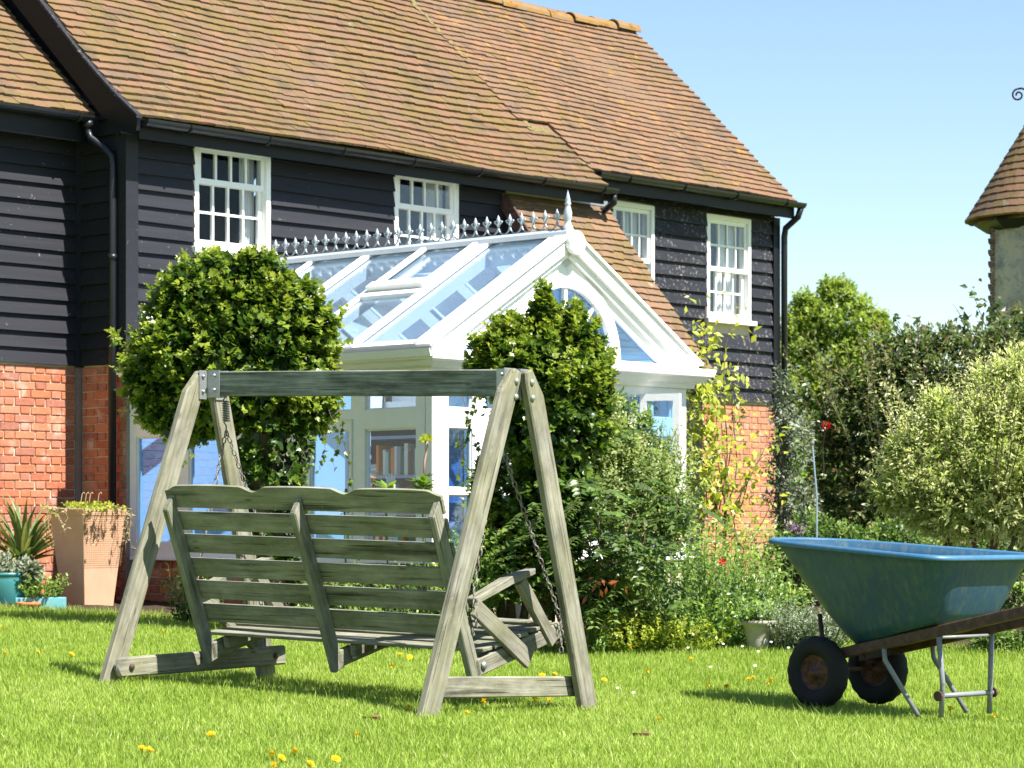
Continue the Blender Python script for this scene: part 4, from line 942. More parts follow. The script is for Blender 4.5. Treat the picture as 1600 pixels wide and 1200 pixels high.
# scalloped top rail
mb = MB(); n = 90; Lr = 1.97; v = []; f = []
for i in range(n+1):
    x = Lr*i/n; ph = (x/Lr*3) % 1.0 if i < n else .999
    hump = min(1, max(0, (.5-abs(ph-.5))/.15)); hump = hump*hump*(3-2*hump)
    zt = .050+.027*hump+.008*math.sin(math.pi*ph)
    for y in (-.011, .011): v += [(x, y, -.052), (x, y, zt)]
for i in range(n): a = i*4; f += [(a,a+4,a+5,a+1),(a+2,a+3,a+7,a+6),(a+1,a+5,a+7,a+3),(a,a+2,a+6,a+4)]
f += [(0,1,3,2),(n*4,n*4+2,n*4+3,n*4+1)]
tr_ = mb.add(v, f).build('top_rail', W_BENCH, bench)
p0 = back(2.19, HB-.055, .027); X = (back(.22, HB-.055, .027)-p0).normalized(); Y = up_e2.cross(X).normalized(); Z = X.cross(Y)
M = Matrix((X, Y, Z)).transposed().to_4x4(); M.translation = p0-bench.location; tr_.matrix_local = M
for k in range(5):
    u = HB-.055-.142*(k+1)+.006
    plank('back_slat', back(.225, u, .027), back(2.185, u+random.uniform(-.004,.004), .027+random.uniform(-.003,.003)), .022, .113, up_e2, W_BENCH, bench, .004)
# side bearers, seat slats
for b in (.25, 1.20, 2.14):
    plank('side_rail', bw(b, -.07, .215), bw(b, .70, .405), .045, .095, UZ, W_BENCH if b > .3 else W_LIT, bench, .006)
for b in (.31, 1.14, 2.08):
    plank('seat_bearer', bw(b, .0, .268), bw(b, .62, .388), .04, .07, UZ, W_BENCH, bench, .005)
for k in range(6):
    s = .015+.108*k; z = .322+.0225*k+.002*k*(k-3)*.5
    plank('seat_slat', bw(.215, s, z), bw(2.19, s, z+random.uniform(-.003,.003)), .088, .022, (UZ-SD*.13).normalized(), W_BENCH, bench, .004)
for b, mt in ((.235, W_LIT), (2.155, W_BENCH)):
    def acut(L, h): return [(0,-h/2),(L*.6,-h/2),(L,-h/2-.012),(L+.012,h/2-.014),(L*.62,h/2+.012),(0,h/2)]
    plank('arm_rest', bw(b, -.10, .585), bw(b, .415, .752), .075, .036, (UZ-SD*.3).normalized(), mt, bench, .005, acut)
    plank('arm_support', bw(b-.0, .325, .69), bw(b, .625, .335), .045, .075, (UZ*.6+SD*.8).normalized(), mt, bench, .005)
    plank('brace', bw(b-.03*(1 if b < 1 else -1), -.115, .555), bw(b-.03*(1 if b < 1 else -1), .37, .245), .03, .10, (UZ*.8+SD*.5).normalized(), mt, bench, .005)
for b in (.222, 2.165): bolt('bolt', bw(b, -.01, .235), -BD*(1 if b < 1 else -1), bench, .022)
bolt('bolt', bw(1.17, .05, .225), -BD, bench, .016)
def chain(p0, p1, step=.042, r=.0042):
    p0 = Vector(p0); p1 = Vector(p1); d = p1-p0; n = max(2, int(d.length/step)); X = d.normalized(); A = X.cross(Vector((.3,.8,.1))).normalized(); B = X.cross(A); mb = MB()
    for i in range(n):
        c = p0+d*((i+.5)/n)-bench.location; S = A if i % 2 else B; h = step*.5; w = .0105
        pts = [c+X*(h*.55)*a+S*w*q for a, q in ((-1,-1),(1,-1))]+[c+X*h*1.12]+[c+X*(h*.55)*a+S*w*q for a, q in ((1,1),(-1,1))]+[c-X*h*1.12]
        mb.tube(pts, r, 5, closed=True)
    return mb.build('chain', CHAIN, bench, True)
def spring(top, bot):
    top = Vector(top)-bench.location; bot = Vector(bot)-bench.location; mb = MB(); d = bot-top; X = d.normalized(); A = X.orthogonal().normalized(); B = X.cross(A); n = 9; pts = []
    for i in range(n*8+1): t = i/(n*8); pts.append(top+d*(.22+.56*t)+(A*math.cos(t*n*6.283)+B*math.sin(t*n*6.283))*.019)
    mb.tube(pts, .0048, 5); mb.tube([top, top+d*.12, top+d*.22+A*.019], .005, 5); mb.tube([bot, bot-d*.12, bot-d*.22+A*.019], .005, 5)
    mb.tube([top+d*.22, top+d*.78], .008, 6); return mb.build('spring', CHAIN, bench, True)
spring(sw(.13, 0, 1.715), sw(.135, .0, 1.49)); spring(sw(SL-.13, 0, 1.785), sw(SL-.135, 0, 1.56))
chain(sw(.135, 0, 1.49), bw(.20, .66, .46)); chain(sw(.135, 0, 1.49), bw(.20, -.13, .62)); chain(bw(.20, .66, .46), bw(.20, .66, .27)); chain(bw(.20, -.13, .60), bw(.20, -.10, .44))
chain(sw(SL-.135, 0, 1.56), bw(2.19, .66, .46)); chain(sw(SL-.135, 0, 1.56), bw(2.19, -.13, .62))

# ------------------------------------------------------------------ the wheelbarrow
FB = Vector((-.682, .731, 0)).normalized(); AB = Vector((.731, .682, 0)).normalized(); OB = Vector((1.995, 15.388, 0))
ang = math.atan2(FB.y, FB.x)              # local x forward (towards the nose), local y = left of it
barrow = empty('wheelbarrow', OB, ang, 'blue plastic two-wheeled wheelbarrow with rusty wheels and dark frame on the lawn', 'wheelbarrow')
# local y: +y is to the left of forward; the near side is -AB
SGN = 1 if Vector((-math.sin(ang), math.cos(ang), 0)).dot(AB) > 0 else -1
def bp(u, v, z): return (u, SGN*v, z)
def loop(u0, u1, v, z0, z1, rn, rr, n=44):
    """rounded outline: nose at u1 rounder than the rear; z runs from z0 at rear to z1 at nose"""
    pts = []
    for k in range(n):
        t = 2*math.pi*k/n; c, s = math.cos(t), math.sin(t); e = rn if c > 0 else rr
        cu = abs(c)**e*(1 if c > 0 else -1); sv = abs(s)**e*(1 if s > 0 else -1)
        um = (u0+u1)/2; u = um+cu*(u1-u0)/2; pts.append(Vector(bp(u, sv*v*(1-.20*cu), z0+(z1-z0)*(u-u0)/(u1-u0))))
    return pts
RIMP = (-1.03, .43, .42, .81, .905, .62, .30); BOTP = (-.90, -.16, .25, .46, .285, .55, .36)
def tub_loops(off, nz=9):
    out = []
    for i in range(nz+1):
        t = i/nz; e = t**.86; P = [a+(b-a)*e for a, b in zip(BOTP, RIMP)]; zz = t
        P[3] = BOTP[3]+(RIMP[3]-BOTP[3])*t; P[4] = BOTP[4]+(RIMP[4]-BOTP[4])*t
        P[0] += off; P[1] -= off; P[2] -= off; out.append(loop(*P))
    return out
mb = MB(); n = 44; Ls = tub_loops(0); Li = [[p+Vector((0,0,.008)) for p in l] for l in tub_loops(.008)]
v = [p for l in Ls for p in l]; f = [(i*n+k, i*n+(k+1)%n, (i+1)*n+(k+1)%n, (i+1)*n+k) for i in range(len(Ls)-1) for k in range(n)]+[list(range(n))[::-1]]
b0 = len(v); v += [p for l in Li for p in l]; f += [(b0+i*n+k, b0+(i+1)*n+k, b0+(i+1)*n+(k+1)%n, b0+i*n+(k+1)%n) for i in range(len(Ls)-1) for k in range(n)]+[[b0+k for k in range(n)]]
m = (len(Ls)-1)*n; f += [(m+k, m+(k+1)%n, b0+m+(k+1)%n, b0+m+k) for k in range(n)]
tub = mb.add(v, f).build('tub', BLUE, barrow, True)
mb = MB(); rl = []
for k in range(n):
    P = list(RIMP); 
prof = [(-.004,-.004),(.010,.016),(.030,.020),(.044,.010),(.048,-.006),(.043,-.012),(.020,-.004)]
loops = [loop(RIMP[0]-o, RIMP[1]+o, RIMP[2]+o, RIMP[3]+z, RIMP[4]+z, RIMP[5], RIMP[6]) for o, z in prof]; kk = len(prof)
v = [loops[j][k] for k in range(n) for j in range(kk)]; f = [(k*kk+j, k*kk+(j+1)%kk, ((k+1)%n)*kk+(j+1)%kk, ((k+1)%n)*kk+j) for k in range(n) for j in range(kk)]
mb.add(v, f).build('rim', BLUE_R, tub, True)
WR = .210
def wheel(v_):
    w = MB(); prof = [(.104,-.030),(.114,-.044),(.142,-.054),(.174,-.054),(.195,-.043),(.208,-.024),(.210,0),(.208,.024),(.195,.043),(.174,.054),(.142,.054),(.114,.044),(.104,.030)]
    N_ = 72; vv = []
    for r, y in prof: vv += [(r*math.cos(2*math.pi*k/N_)*(1+(.022 if (k % 4 < 2 and r > .19) else 0)), y, r*math.sin(2*math.pi*k/N_)*(1+(.022 if (k % 4 < 2 and r > .19) else 0))) for k in range(N_)]
    w.add(vv, [(i*N_+k, i*N_+(k+1)%N_, (i+1)*N_+(k+1)%N_, (i+1)*N_+k) for i in range(len(prof)-1) for k in range(N_)])
    o = link('wheel', w.mesh('wheel', RUBBER, True), None, barrow); o.location = bp(.0, v_, WR-.075)
    r_ = MB(); s = -SGN if v_ < 0 else SGN
    prof = [(.110,-.034),(.104,-.030),(.098,-.012),(.085,-.006),(.070,-.016),(.040,-.022),(.032,-.040),(.020,-.046),(.016,-.062),(.001,-.062)]
    for sg in (1, -1):
        vv = []
        for r, y in prof: vv += [(r*math.cos(2*math.pi*k/24), y*sg, r*math.sin(2*math.pi*k/24)) for k in range(24)]
        r_.add(vv, [(i*24+k, i*24+(k+1)%24, (i+1)*24+(k+1)%24, (i+1)*24+k) for i in range(len(prof)-1) for k in range(24)])
    for k in range(5): a = 2*math.pi*k/5+.3; r_.tube([(.055*math.cos(a), sg_*.024, .055*math.sin(a)) for sg_ in (-1, 1)], .008, 6)
    r_.build('wheel_rim', RIM, o, True); return o
wheel(-.275); wheel(.275)
MB().tube([bp(0,-.33,WR-.068), bp(0,.33,WR-.068)], .014, 8).build('axle', RUSTY, barrow, True)
for s in (-1, 1):
    mb = MB(); a = .20
    mb.hexa([bp(.07,s*(a-.02),.175),bp(.07,s*(a+.02),.175),bp(.07,s*(a+.02),.24),bp(.07,s*(a-.02),.24),bp(-1.9,s*(a+.055),.59),bp(-1.9,s*(a+.095),.59),bp(-1.9,s*(a+.095),.653),bp(-1.9,s*(a+.055),.653)])
    mb.build('frame_rail', RUSTY, barrow, bevel=.006)
    MB().tube([bp(-.86,s*.245,.37),bp(-.87,s*.222,.1),bp(-.86,s*.225,-.085)], .0155, 8).build('leg', LEGM, barrow, True)
    MB().tube([bp(-.45,s*.225,.30),bp(-.46,s*.225,.22),bp(-.70,s*.225,-.085)], .0145, 8).build('strut', LEGM, barrow, True)
    MB().tube([bp(.0,s*.21,.14),bp(.05,s*.17,.30),bp(.10,s*.14,.47)], .014, 8).build('nose_brace', RUSTY, barrow, True)
MB().tube([bp(-.865,-.245,.035),bp(-.865,.245,.035)], .0155, 8).build('leg_crossbar', LEGM, barrow, True)
MB().tube([bp(-.86,-.245,.365),bp(-.86,.245,.365)], .009, 8).build('leg_crossbar', LEGM, barrow, True)
for s in (-1, 1): MB().lathe([(.001,0),(.03,0),(.03,.014),(.001,.014)], 10).build('leg_bracket', RUSTY, barrow).matrix_local = Matrix.Translation(bp(-.86, s*.255, .035)) @ Matrix.Rotation(R(90), 4, 'X')
cp_ = MB().hexa([bp(-.80,-.19,.395),bp(-.80,.19,.395),bp(-.14,.19,.255),bp(-.14,-.19,.255),bp(-.80,-.19,.418),bp(-.80,.19,.418),bp(-.14,.19,.278),bp(-.14,-.19,.278)]).build('cross_plate', RUSTY, barrow)

# ------------------------------------------------------------------ pots on the left
def square_planter():
    p = on_ground(137, 22.0); rz = HROT
    o = empty('terracotta_planter', (p.x, p.y, p.z-.02), rz, 'tall tapered terracotta planter with wire netting against the brick wall', 'planter')
    t, b, h = .228, .150, .865; th = .028; mb = MB()
    def sq(r, z): return [(-r,-r,z),(r,-r,z),(r,r,z),(-r,r,z)]
    v = sq(b,0)+sq(t-.004,h-.06)+sq(t+.004,h-.055)+sq(t+.006,h)+sq(t-th,h)+sq(t-th-.01,h-.12)
    f = [(i*4+k, i*4+(k+1)%4, (i+1)*4+(k+1)%4, (i+1)*4+k) for i in range(5) for k in range(4)]+[(3,2,1,0)]
    mb.add(v, f).build('planter_body', TERRA, o, bevel=.004)
    MB().box(-t+.03,t-.03,-t+.03,t-.03,h-.05,h-.035).build('soil', SOIL, o)
    w = MB(); nn = 26                                       # fine netting hung over the sunny face
    for i in range(nn):
        z = h-.02-i*.0185; r = b+(t-b)*z/h+.010
        w.box(-r, r, -r-.0006, -r+.0006, z-.0006, z+.0006)
    for i in range(19):
        x = (i-9)/9; zt = h-.01; zb = h-.02-(nn-1)*.0185; rt = b+(t-b)*zt/h+.010; rb = b+(t-b)*zb/h+.010
        w.bar((x*rt,-rt,zt),(x*rb,-rb,zb),.0012,.0012,(0,1,0))
    w.build('wire_netting', STRAW, o)
    return o
planter = square_planter()
def trailing():
    base = planter.location+Vector((0,0,.84)); o = empty('trailing_plant', base, 0, 'half dry trailing plant spilling over the rim of the terracotta planter', 'plant')
    tubes = []; P=[];U=[];N=[];S=[];T=[]
    for i in range(36):
        a = random.uniform(-3.0, .4); r = .245; hang = random.uniform(.05,.42) if i < 15 else random.uniform(-.08,.05); e = Vector((math.cos(a), math.sin(a), 0))
        pts = []
        for q in np.linspace(0,1,9):
            x = e*(.08+(r+.06*random.random())*min(1,q*2)+.015*math.sin(q*9+i)); z = .03*math.sin(q*3)-max(0,q-.4)*hang*1.5
            pts.append(np.array(base+x+Vector((.012*math.sin(q*13+i), .012*math.cos(q*11+i), z))))
        tubes.append(np.array(pts))
        for q in range(6 if i % 3 else 16):
            k = random.randint(1,8); P.append(pts[k]); U.append(rand_unit(1)[0]); N.append(np.array([0,-.6,.8])+rand_unit(1)[0]*.5); S.append(random.uniform(.02,.045)); T.append(random.random())
    stem_mesh('stem', tubes, .004, STRAW, o)
    A = tuple(np.array(x) for x in (P,U,N,S,T)); half = len(A[0])//2
    foliage('dry_leaves', *[x[:half] for x in A], T_OVAL, L_DRY, o); foliage('leaves', *[x[half:] for x in A], T_OVAL, L_YEL, o)
    n = 700; c = np.array(base)[None]+np.stack([RNG.uniform(-.185,.185,n), RNG.uniform(-.185,.185,n), RNG.uniform(-.02,.075,n)],1)
    foliage('ground_cover', c, rand_unit(n)+np.array([0,0,.6]), rand_unit(n)+np.array([0,-.4,.8]), RNG.uniform(.018,.04,n), RNG.random(n), T_OVAL, L_YEL, o)
    for i in range(4):
        x = random.uniform(-.1,.12); MB().tube([(x,.0,0),(x+.01,.0,.10),(x+.02,.0,.155),(x+.035,0,.165),(x+.04,0,.15)], .004, 5).build('flower_stalk', STRAW, o, True)
trailing()
def teal():
    p = on_ground(8, 21.6); o = empty('teal_pot', (p.x, p.y, p.z-.02), 0, 'round teal glazed pot at the left edge of the lawn', 'flower pot')
    MB().lathe([(.001,0),(.135,0),(.15,.03),(.185,.17),(.20,.26),(.195,.285),(.205,.29),(.21,.31),(.19,.315),(.18,.28),(.001,.27)], 32).build('pot_body', TEAL, o, True)
    s = empty('silver_plant', p+Vector((.08,-.02,.28)), 0, 'silvery felted plant filling the teal pot', 'plant')
    A = shoots([(p.x-.05,p.y,p.z+.33,.22,.2,.13)], 130, 9, .05, up=.6); foliage('foliage', *A, T_OVAL, L_OLIVE, s)
    A = shoots([(p.x+.2,p.y-.06,p.z+.30,.13,.12,.11)], 60, 8, .06, up=.1); foliage('foliage', *A, T_OVAL, L_OLIVE, s)
teal()
def sword(px, D, h, n, L, label, z0=0.0, name='sword_leaved_plant'):
    p = on_ground(px, D)+Vector((0,0,z0)); o = empty(name, p, 0, label, 'plant')
    for i in range(n):
        a = random.uniform(0, 6.283); el = random.uniform(.08, 1.35); l = L*random.uniform(.7,1.1)*(1-.15*el); w = random.uniform(.016,.026); mb = MB(); v=[]; m=7
        e = Vector((math.cos(a), math.sin(a), 0)); sdv = Vector((-e.y, e.x, 0))
        for q in range(m+1):
            t = q/m; bend = el+t*t*.25; c = e*(l*t*math.sin(bend)+.02)+Vector((0,0,l*t*math.cos(bend)*1.0)); ww = w*(1-t**2.2)*(.7+.6*min(1,t*3)) if q < m else .001
            v += [c-sdv*ww+Vector((0,0,ww*.5)), c, c+sdv*ww+Vector((0,0,ww*.5))]
        f = [(q*3+k, q*3+k+1, q*3+k+4, q*3+k+3) for q in range(m) for k in (0,1)]
        me = mb.add(v, f).mesh('leaf', L_SPIKE); tv = min(.99, max(0, random.gauss(.42, .25))); at_ = me.attributes.new('tint', 'FLOAT', 'POINT'); at_.data.foreach_set('value', [tv]*len(me.vertices)); link('leaf', me, None, o)
    MB().lathe([(.05,-.12),(.045,.02),(.02,.06),(.001,.08)], 10).build('stem_base', STRAW, o, True)
    return o
sword(36, 22.4, .7, 90, .66, 'large sword-leaved green plant behind the teal pot against the brick wall', .34)
q_ = on_ground(34, 22.4); o = empty('dark_pot', (q_.x, q_.y, q_.z-.02), 0, 'dark pot hidden under the large sword-leaved plant', 'flower pot')
MB().lathe([(.001,0),(.12,0),(.16,.28),(.175,.29),(.175,.31),(.15,.31),(.001,.28)], 20).build('pot_body', BLACKT, o, True)
def trough():
    p = on_ground(64, 21.5); o = empty('turquoise_trough', (p.x, p.y, p.z-.02), R(4), 'low turquoise trough on the lawn between the teal pot and the tall planter', 'trough')
    mb = MB(); mb.box(-.20,.20,-.09,-.075,0,.125).box(-.20,.20,.075,.09,0,.125).box(-.20,-.185,-.0745,.0745,0,.125).box(.185,.20,-.0745,.0745,0,.125).box(-.184,.184,-.0745,.0745,0,.09).build('trough_body', TURQ, o, bevel=.003)
    s = empty('low_green_plant', p+Vector((0,.02,.10)), 0, 'bright leafy plant growing in the turquoise trough', 'plant')
    tb_, A = stems_leaves((p.x+.02,p.y,p.z+.08), 34, .26, .24, 12, .045); stem_mesh('stem', tb_, .003, STEM, s); foliage('foliage', *A, T_OVAL, L_GREEN, s)
    p = on_ground(45, 21.3); o = empty('terracotta_bowl', (p.x, p.y, p.z-.01), 0, 'small terracotta bowl in front of the turquoise trough', 'flower pot')
    MB().lathe([(.001,0),(.07,0),(.085,.055),(.10,.06),(.10,.085),(.088,.085),(.08,.06),(.001,.05)], 22).build('pot_body', m_plain('orange_terracotta', (.48,.16,.07), .8, .2), o, True)
trough()
def pale_pot():
    p = on_ground(1186, 18.95); o = empty('pale_stone_pot', (p.x, p.y, p.z-.03), 0, 'pale stone flower pot at the edge of the flower bed left of the wheelbarrow', 'flower pot')
    MB().lathe([(.001,0),(.076,0),(.084,.07),(.096,.12),(.094,.13),(.104,.15),(.117,.22),(.131,.225),(.134,.25),(.124,.253),(.114,.23),(.001,.21)], 26).build('pot_body', STONEP, o, True)
    s = empty('pot_plant', p+Vector((-.02,0,.2)), 0, 'leafy green plant in the pale stone pot', 'plant')
    tb_, A = stems_leaves((p.x-.04,p.y,p.z+.2), 22, .2, .17, 12, .05, .6); stem_mesh('stem', tb_, .003, STEM, s); foliage('foliage', *A, T_OVAL, L_GREEN, s)
pale_pot()

# ------------------------------------------------------------------ plants
def bl(px, py, D, rx, rz=None, ry=None):
    """ellipsoid at a photo direction and distance"""
    p = at(px, py, D); s = D/FPX; a = rx*s; c = (rz or rx)*s; return (p.x, p.y, p.z, a, (ry*s if ry else a*.9), c)
def cat(*As): return tuple(np.concatenate(x) for x in zip(*As))
def hang(points, size, per=26):
    P=[];U=[];N=[];S=[];T=[];tubes=[]
    for (px, py0, py1, D) in points:
        a = np.array(at(px,py0,D)); b = np.array(at(px+random.uniform(-12,12),py1,D)); pts = np.array([a+(b-a)*q+np.array([.03*math.sin(q*7+px),.02*math.cos(q*6+px),0]) for q in np.linspace(0,1,9)]); tubes.append(pts)
        n = int(abs(py1-py0)/6)
        for j in range(n):
            q = random.random()*8; k = min(int(q),7); P.append(pts[k]*(1-q+k)+pts[k+1]*(q-k)); U.append(rand_unit(1)[0]*.8-np.array([0,0,.5])); N.append(np.array([0,-1,.3])+rand_unit(1)[0]*.6); S.append(size*random.uniform(.6,1.15)); T.append(random.uniform(.2,.75))
    return tubes, tuple(np.array(x) for x in (P,U,N,S,T))
def ivy_tree():
    D = 19.6; base = on_ground(425, D); o = empty('ivy_tree', base, 0, 'big round ivy covered bush with bright new tips behind the left of the swing', 'bush')
    blobs = [bl(362,560,D,172,125), bl(340,480,D,118,92), bl(445,520,D,92,98), bl(262,590,D,78,88), bl(400,440,D,62,58), bl(300,640,D,90,58), bl(470,605,D,70,80)]
    blobs = [(b[0],b[1],b[2],b[3],b[4]*.62,b[5]) for b in blobs]
    A = shoots(blobs, 2700, 9, .052, up=.35, depth=.28, clump=.16)
    B = shoots([(b[0],b[1],b[2],b[3]*.86,b[4]*.86,b[5]*.86) for b in blobs], 2300, 6, .075, depth=.35); B = B[:4]+(B[4]*.35,)  # inner leaves tinted dark: shade inside the crown put into colour
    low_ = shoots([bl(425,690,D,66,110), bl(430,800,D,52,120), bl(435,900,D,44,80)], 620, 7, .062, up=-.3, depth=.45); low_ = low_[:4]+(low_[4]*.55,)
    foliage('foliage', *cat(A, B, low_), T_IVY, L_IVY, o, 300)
    tb_, H = hang([(500,640,740,D-.2),(520,640,735,D-.3),(538,660,790,D-.25),(470,690,770,D-.4),(452,700,760,D-.5),(480,700,745,D-.3),(432,700,760,D-.5),(300,690,730,D-.3),(262,680,720,D-.3)], .042)
    [stem_mesh('strand', [q_], .003, BARK, o) for q_ in tb_]; foliage('strand_leaves', *H, T_IVY, L_IVY, o)
    mb = MB(); mb.tube([(0,0,-.1),(.03,.02,.5),(-.05,.0,1.1),(-.12,0,1.7),(-.2,0,2.2)], [.11,.10,.10,.08,.04], 9)
    for e in ((-.5,.1,2.1),(.2,.2,2.1),(-.1,-.25,2.1)): mb.tube([(-.05,0,1.15),(e[0]*.5,e[1]*.5,1.8),e], [.06,.045,.015], 7)
    mb.build('trunk', BARK, o, True)
ivy_tree()
def ivy_pillar():
    D = 19.2; base = on_ground(850, D); o = empty('ivy_pillar', base, 0, 'upright ivy clad post in front of the conservatory gable with one tall tuft on top', 'bush')
    blobs = [bl(845,578,D,108,66), bl(850,500,D,30,52), bl(790,545,D,52,40), bl(905,545,D,50,58), bl(860,650,D,92,110), bl(928,590,D,36,56), bl(860,780,D,75,110), bl(760,575,D,34,34), bl(935,650,D,34,60), bl(882,522,D,40,44), bl(815,525,D,40,36)]
    A = shoots(blobs[:4]+blobs[5:6]+blobs[7:], 1400, 9, .052, up=.5, depth=.34, clump=.22)
    t_ = shoots([bl(846,466,D,20,30), bl(900,490,D,20,26), bl(790,506,D,30,22), bl(740,560,D,14,40), bl(868,480,D,14,20)], 150, 8, .055, up=.9)
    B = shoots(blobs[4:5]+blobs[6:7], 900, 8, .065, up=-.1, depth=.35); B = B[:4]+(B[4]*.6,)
    C = shoots([(b[0],b[1],b[2],b[3]*.8,b[4]*.8,b[5]*.8) for b in blobs], 800, 6, .075); C = C[:4]+(C[4]*.3,)  # inner layer darkened in its tint to give the ivy a shaded inside
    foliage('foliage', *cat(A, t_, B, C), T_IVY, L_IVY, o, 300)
    tb_, H = hang([(728,620,760,D-.2),(735,600,700,D-.2),(720,680,790,D-.2),(752,600,660,D-.1)], .040); [stem_mesh('strand', [q_], .003, BARK, o) for q_ in tb_]; foliage('strand_leaves', *H, T_IVY, L_IVY, o)
    mb = MB(); mb.tube([(0,0,-.1),(.02,0,.8),(0,0,1.7),(-.03,0,2.3)], [.08,.07,.06,.03], 8); mb.build('trunk', BARK, o, True)
ivy_pillar()
def bush(name, label, cat_, px, D, blobs, n, per, size, T, mat, extra=None, depth=.35, up=.3, clump=.25, nparts=0, core=.5, tr=.05, dark=.35, spread=.9, group=None):
    base = on_ground(px, D); o = empty(name, base, 0, label, cat_, group)
    A = shoots(blobs, n, per, size, up=up, depth=depth, clump=clump, spread=spread)
    if core:
        B = shoots([(b[0],b[1],b[2],b[3]*.8,b[4]*.8,b[5]*.8) for b in blobs], int(n*core), per, size*1.15, depth=.5); A = cat(A, B[:4]+(B[4]*dark,))  # core leaves get a darker tint, painting the shade within the bush
    if extra is not None: A = cat(A, extra[1]); stem_mesh('stem', extra[0], .006, BARK, o)
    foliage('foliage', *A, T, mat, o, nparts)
    mb = MB(); z0 = base.z
    for b in blobs[:6]:
        e = Vector((b[0]-base.x, b[1]-base.y, b[2]-z0)); mb.tube([(random.uniform(-.05,.05),random.uniform(-.05,.05),-.05), e*.5+Vector((random.uniform(-.08,.08),0,.1)), e], [tr,tr*.7,tr*.25], 6)
    mb.build('trunk', BARK, o, True); return o
# variegated shrub right of the ivy post
D = 20.0
bush('variegated_shrub', 'cream variegated loose shrub between the ivy post and the golden climber', 'shrub', 985, D,
     [bl(950,700,D,60,60), bl(1005,750,D,56,60), bl(935,640,D,38,48), bl(1045,805,D,48,60), bl(985,800,D,66,55), bl(905,660,D,38,70)], 1500, 7, .044, T_OVAL, L_VAR, cat(*[x for x in (stems_leaves(tuple(at(985,860,D)), 90, 1.05, .62, 40, .046, .45)[1], stems_leaves(tuple(at(940,800,D)), 60, .95, .40, 40, .044, .35)[1])]) and (stems_leaves(tuple(at(985,860,D)), 12, .9, .5, 2, .04)[0], cat(stems_leaves(tuple(at(985,860,D)), 110, 1.05, .66, 42, .046, .45)[1], stems_leaves(tuple(at(930,800,D)), 70, 1.0, .42, 42, .044, .35)[1])), depth=.8, clump=.4)
bush('tangled_shrub', 'mid green tangled shrub in front of the open conservatory casement', 'shrub', 1010, 20.6, [bl(1000,690,20.6,42,55), bl(1035,740,20.6,36,50), bl(960,650,20.6,36,50), bl(1045,820,20.6,40,50)], 700, 8, .046, T_OVAL, L_SHRUB, stems_leaves(tuple(at(1005,830,20.6)), 60, .95, .45, 36, .046, .4), depth=.8, clump=.4)
def pinnate():
    D = 18.9; base = on_ground(930, D); o = empty('glossy_leaved_shrub', base, 0, 'dark glossy shrub with feathery compound leaves just right of the swing', 'shrub')
    P=[];U=[];N=[];S=[];T=[];rach=[]
    for i in range(210):
        px = random.gauss(925, 75); py = random.gauss(860, 55); c = np.array(at(px, py, D+random.uniform(-.3,.35))); a = random.uniform(-3.3,.2); el = random.uniform(-.5,.35); e = np.array([math.cos(a), math.sin(a)*.8, el]); e = unit(e); l = random.uniform(.22,.36); sd = unit(np.cross(e, [0,0,1.])); tnt = random.random()
        pts = np.array([c+e*l*q-np.array([0,0,.10*q*q]) for q in np.linspace(0,1,6)]); rach.append(pts)
        for q in np.linspace(.15,1,7):
            p = c+e*l*q-np.array([0,0,.10*q*q])
            for s_ in (-1,1): P.append(p); U.append(sd*s_+e*.45-np.array([0,0,.25])); N.append(np.array(SV)+rand_unit(1)[0]*.3); S.append(.085*(1.1-.4*q)*random.uniform(.8,1.2)); T.append(.15+.6*tnt*q+random.gauss(0,.08))
    [stem_mesh('leaf_stalk', [q_], .003, BARK, o) for q_ in rach]
    foliage('foliage', *(np.array(x) for x in (P,U,N,S,T)), T_OVAL, L_SHRUB, o, 250)
    tb_, A = stems_leaves(tuple(base), 9, 1.2, .5, 2, .05); stem_mesh('stem', tb_, .012, BARK, o)
    R_ = []
    for i in range(14): c = at(random.gauss(940,16), random.gauss(912,8), D-.35); R_.append((c, rand_unit(1)[0]-np.array([0,0,.4]), np.array([0,-1,.4])+rand_unit(1)[0]*.4, random.uniform(.05,.09), random.random()))
    foliage('rust_leaves', *[np.array([r[i] for r in R_]) for i in range(5)], T_NARROW, L_RUST, o)
pinnate()
D = 19.3
bush('dark_underplanting', 'dark ivy and shade plants in the bed behind the far swing leg', 'plant', 800, D, [bl(800,860,D,70,90), bl(770,760,D,40,60), bl(860,900,D,60,60), bl(740,900,D,60,50), bl(930,930,D,80,45)], 900, 7, .06, T_IVY, L_IVY, depth=.5, clump=.3, dark=.6)
def clump(name, label, px, D, n, h, r, nl, size, T, mat, cat_='plant', droop=.3, py=None, group=None):
    base = on_ground(px, D); o = empty(name, base, 0, label, cat_, group)
    tb_, A = stems_leaves(tuple(base), n, h, r, nl, size, droop, fill=.05); stem_mesh('stem', tb_, .004, STEM, o); foliage('foliage', *A, T, mat, o); return o
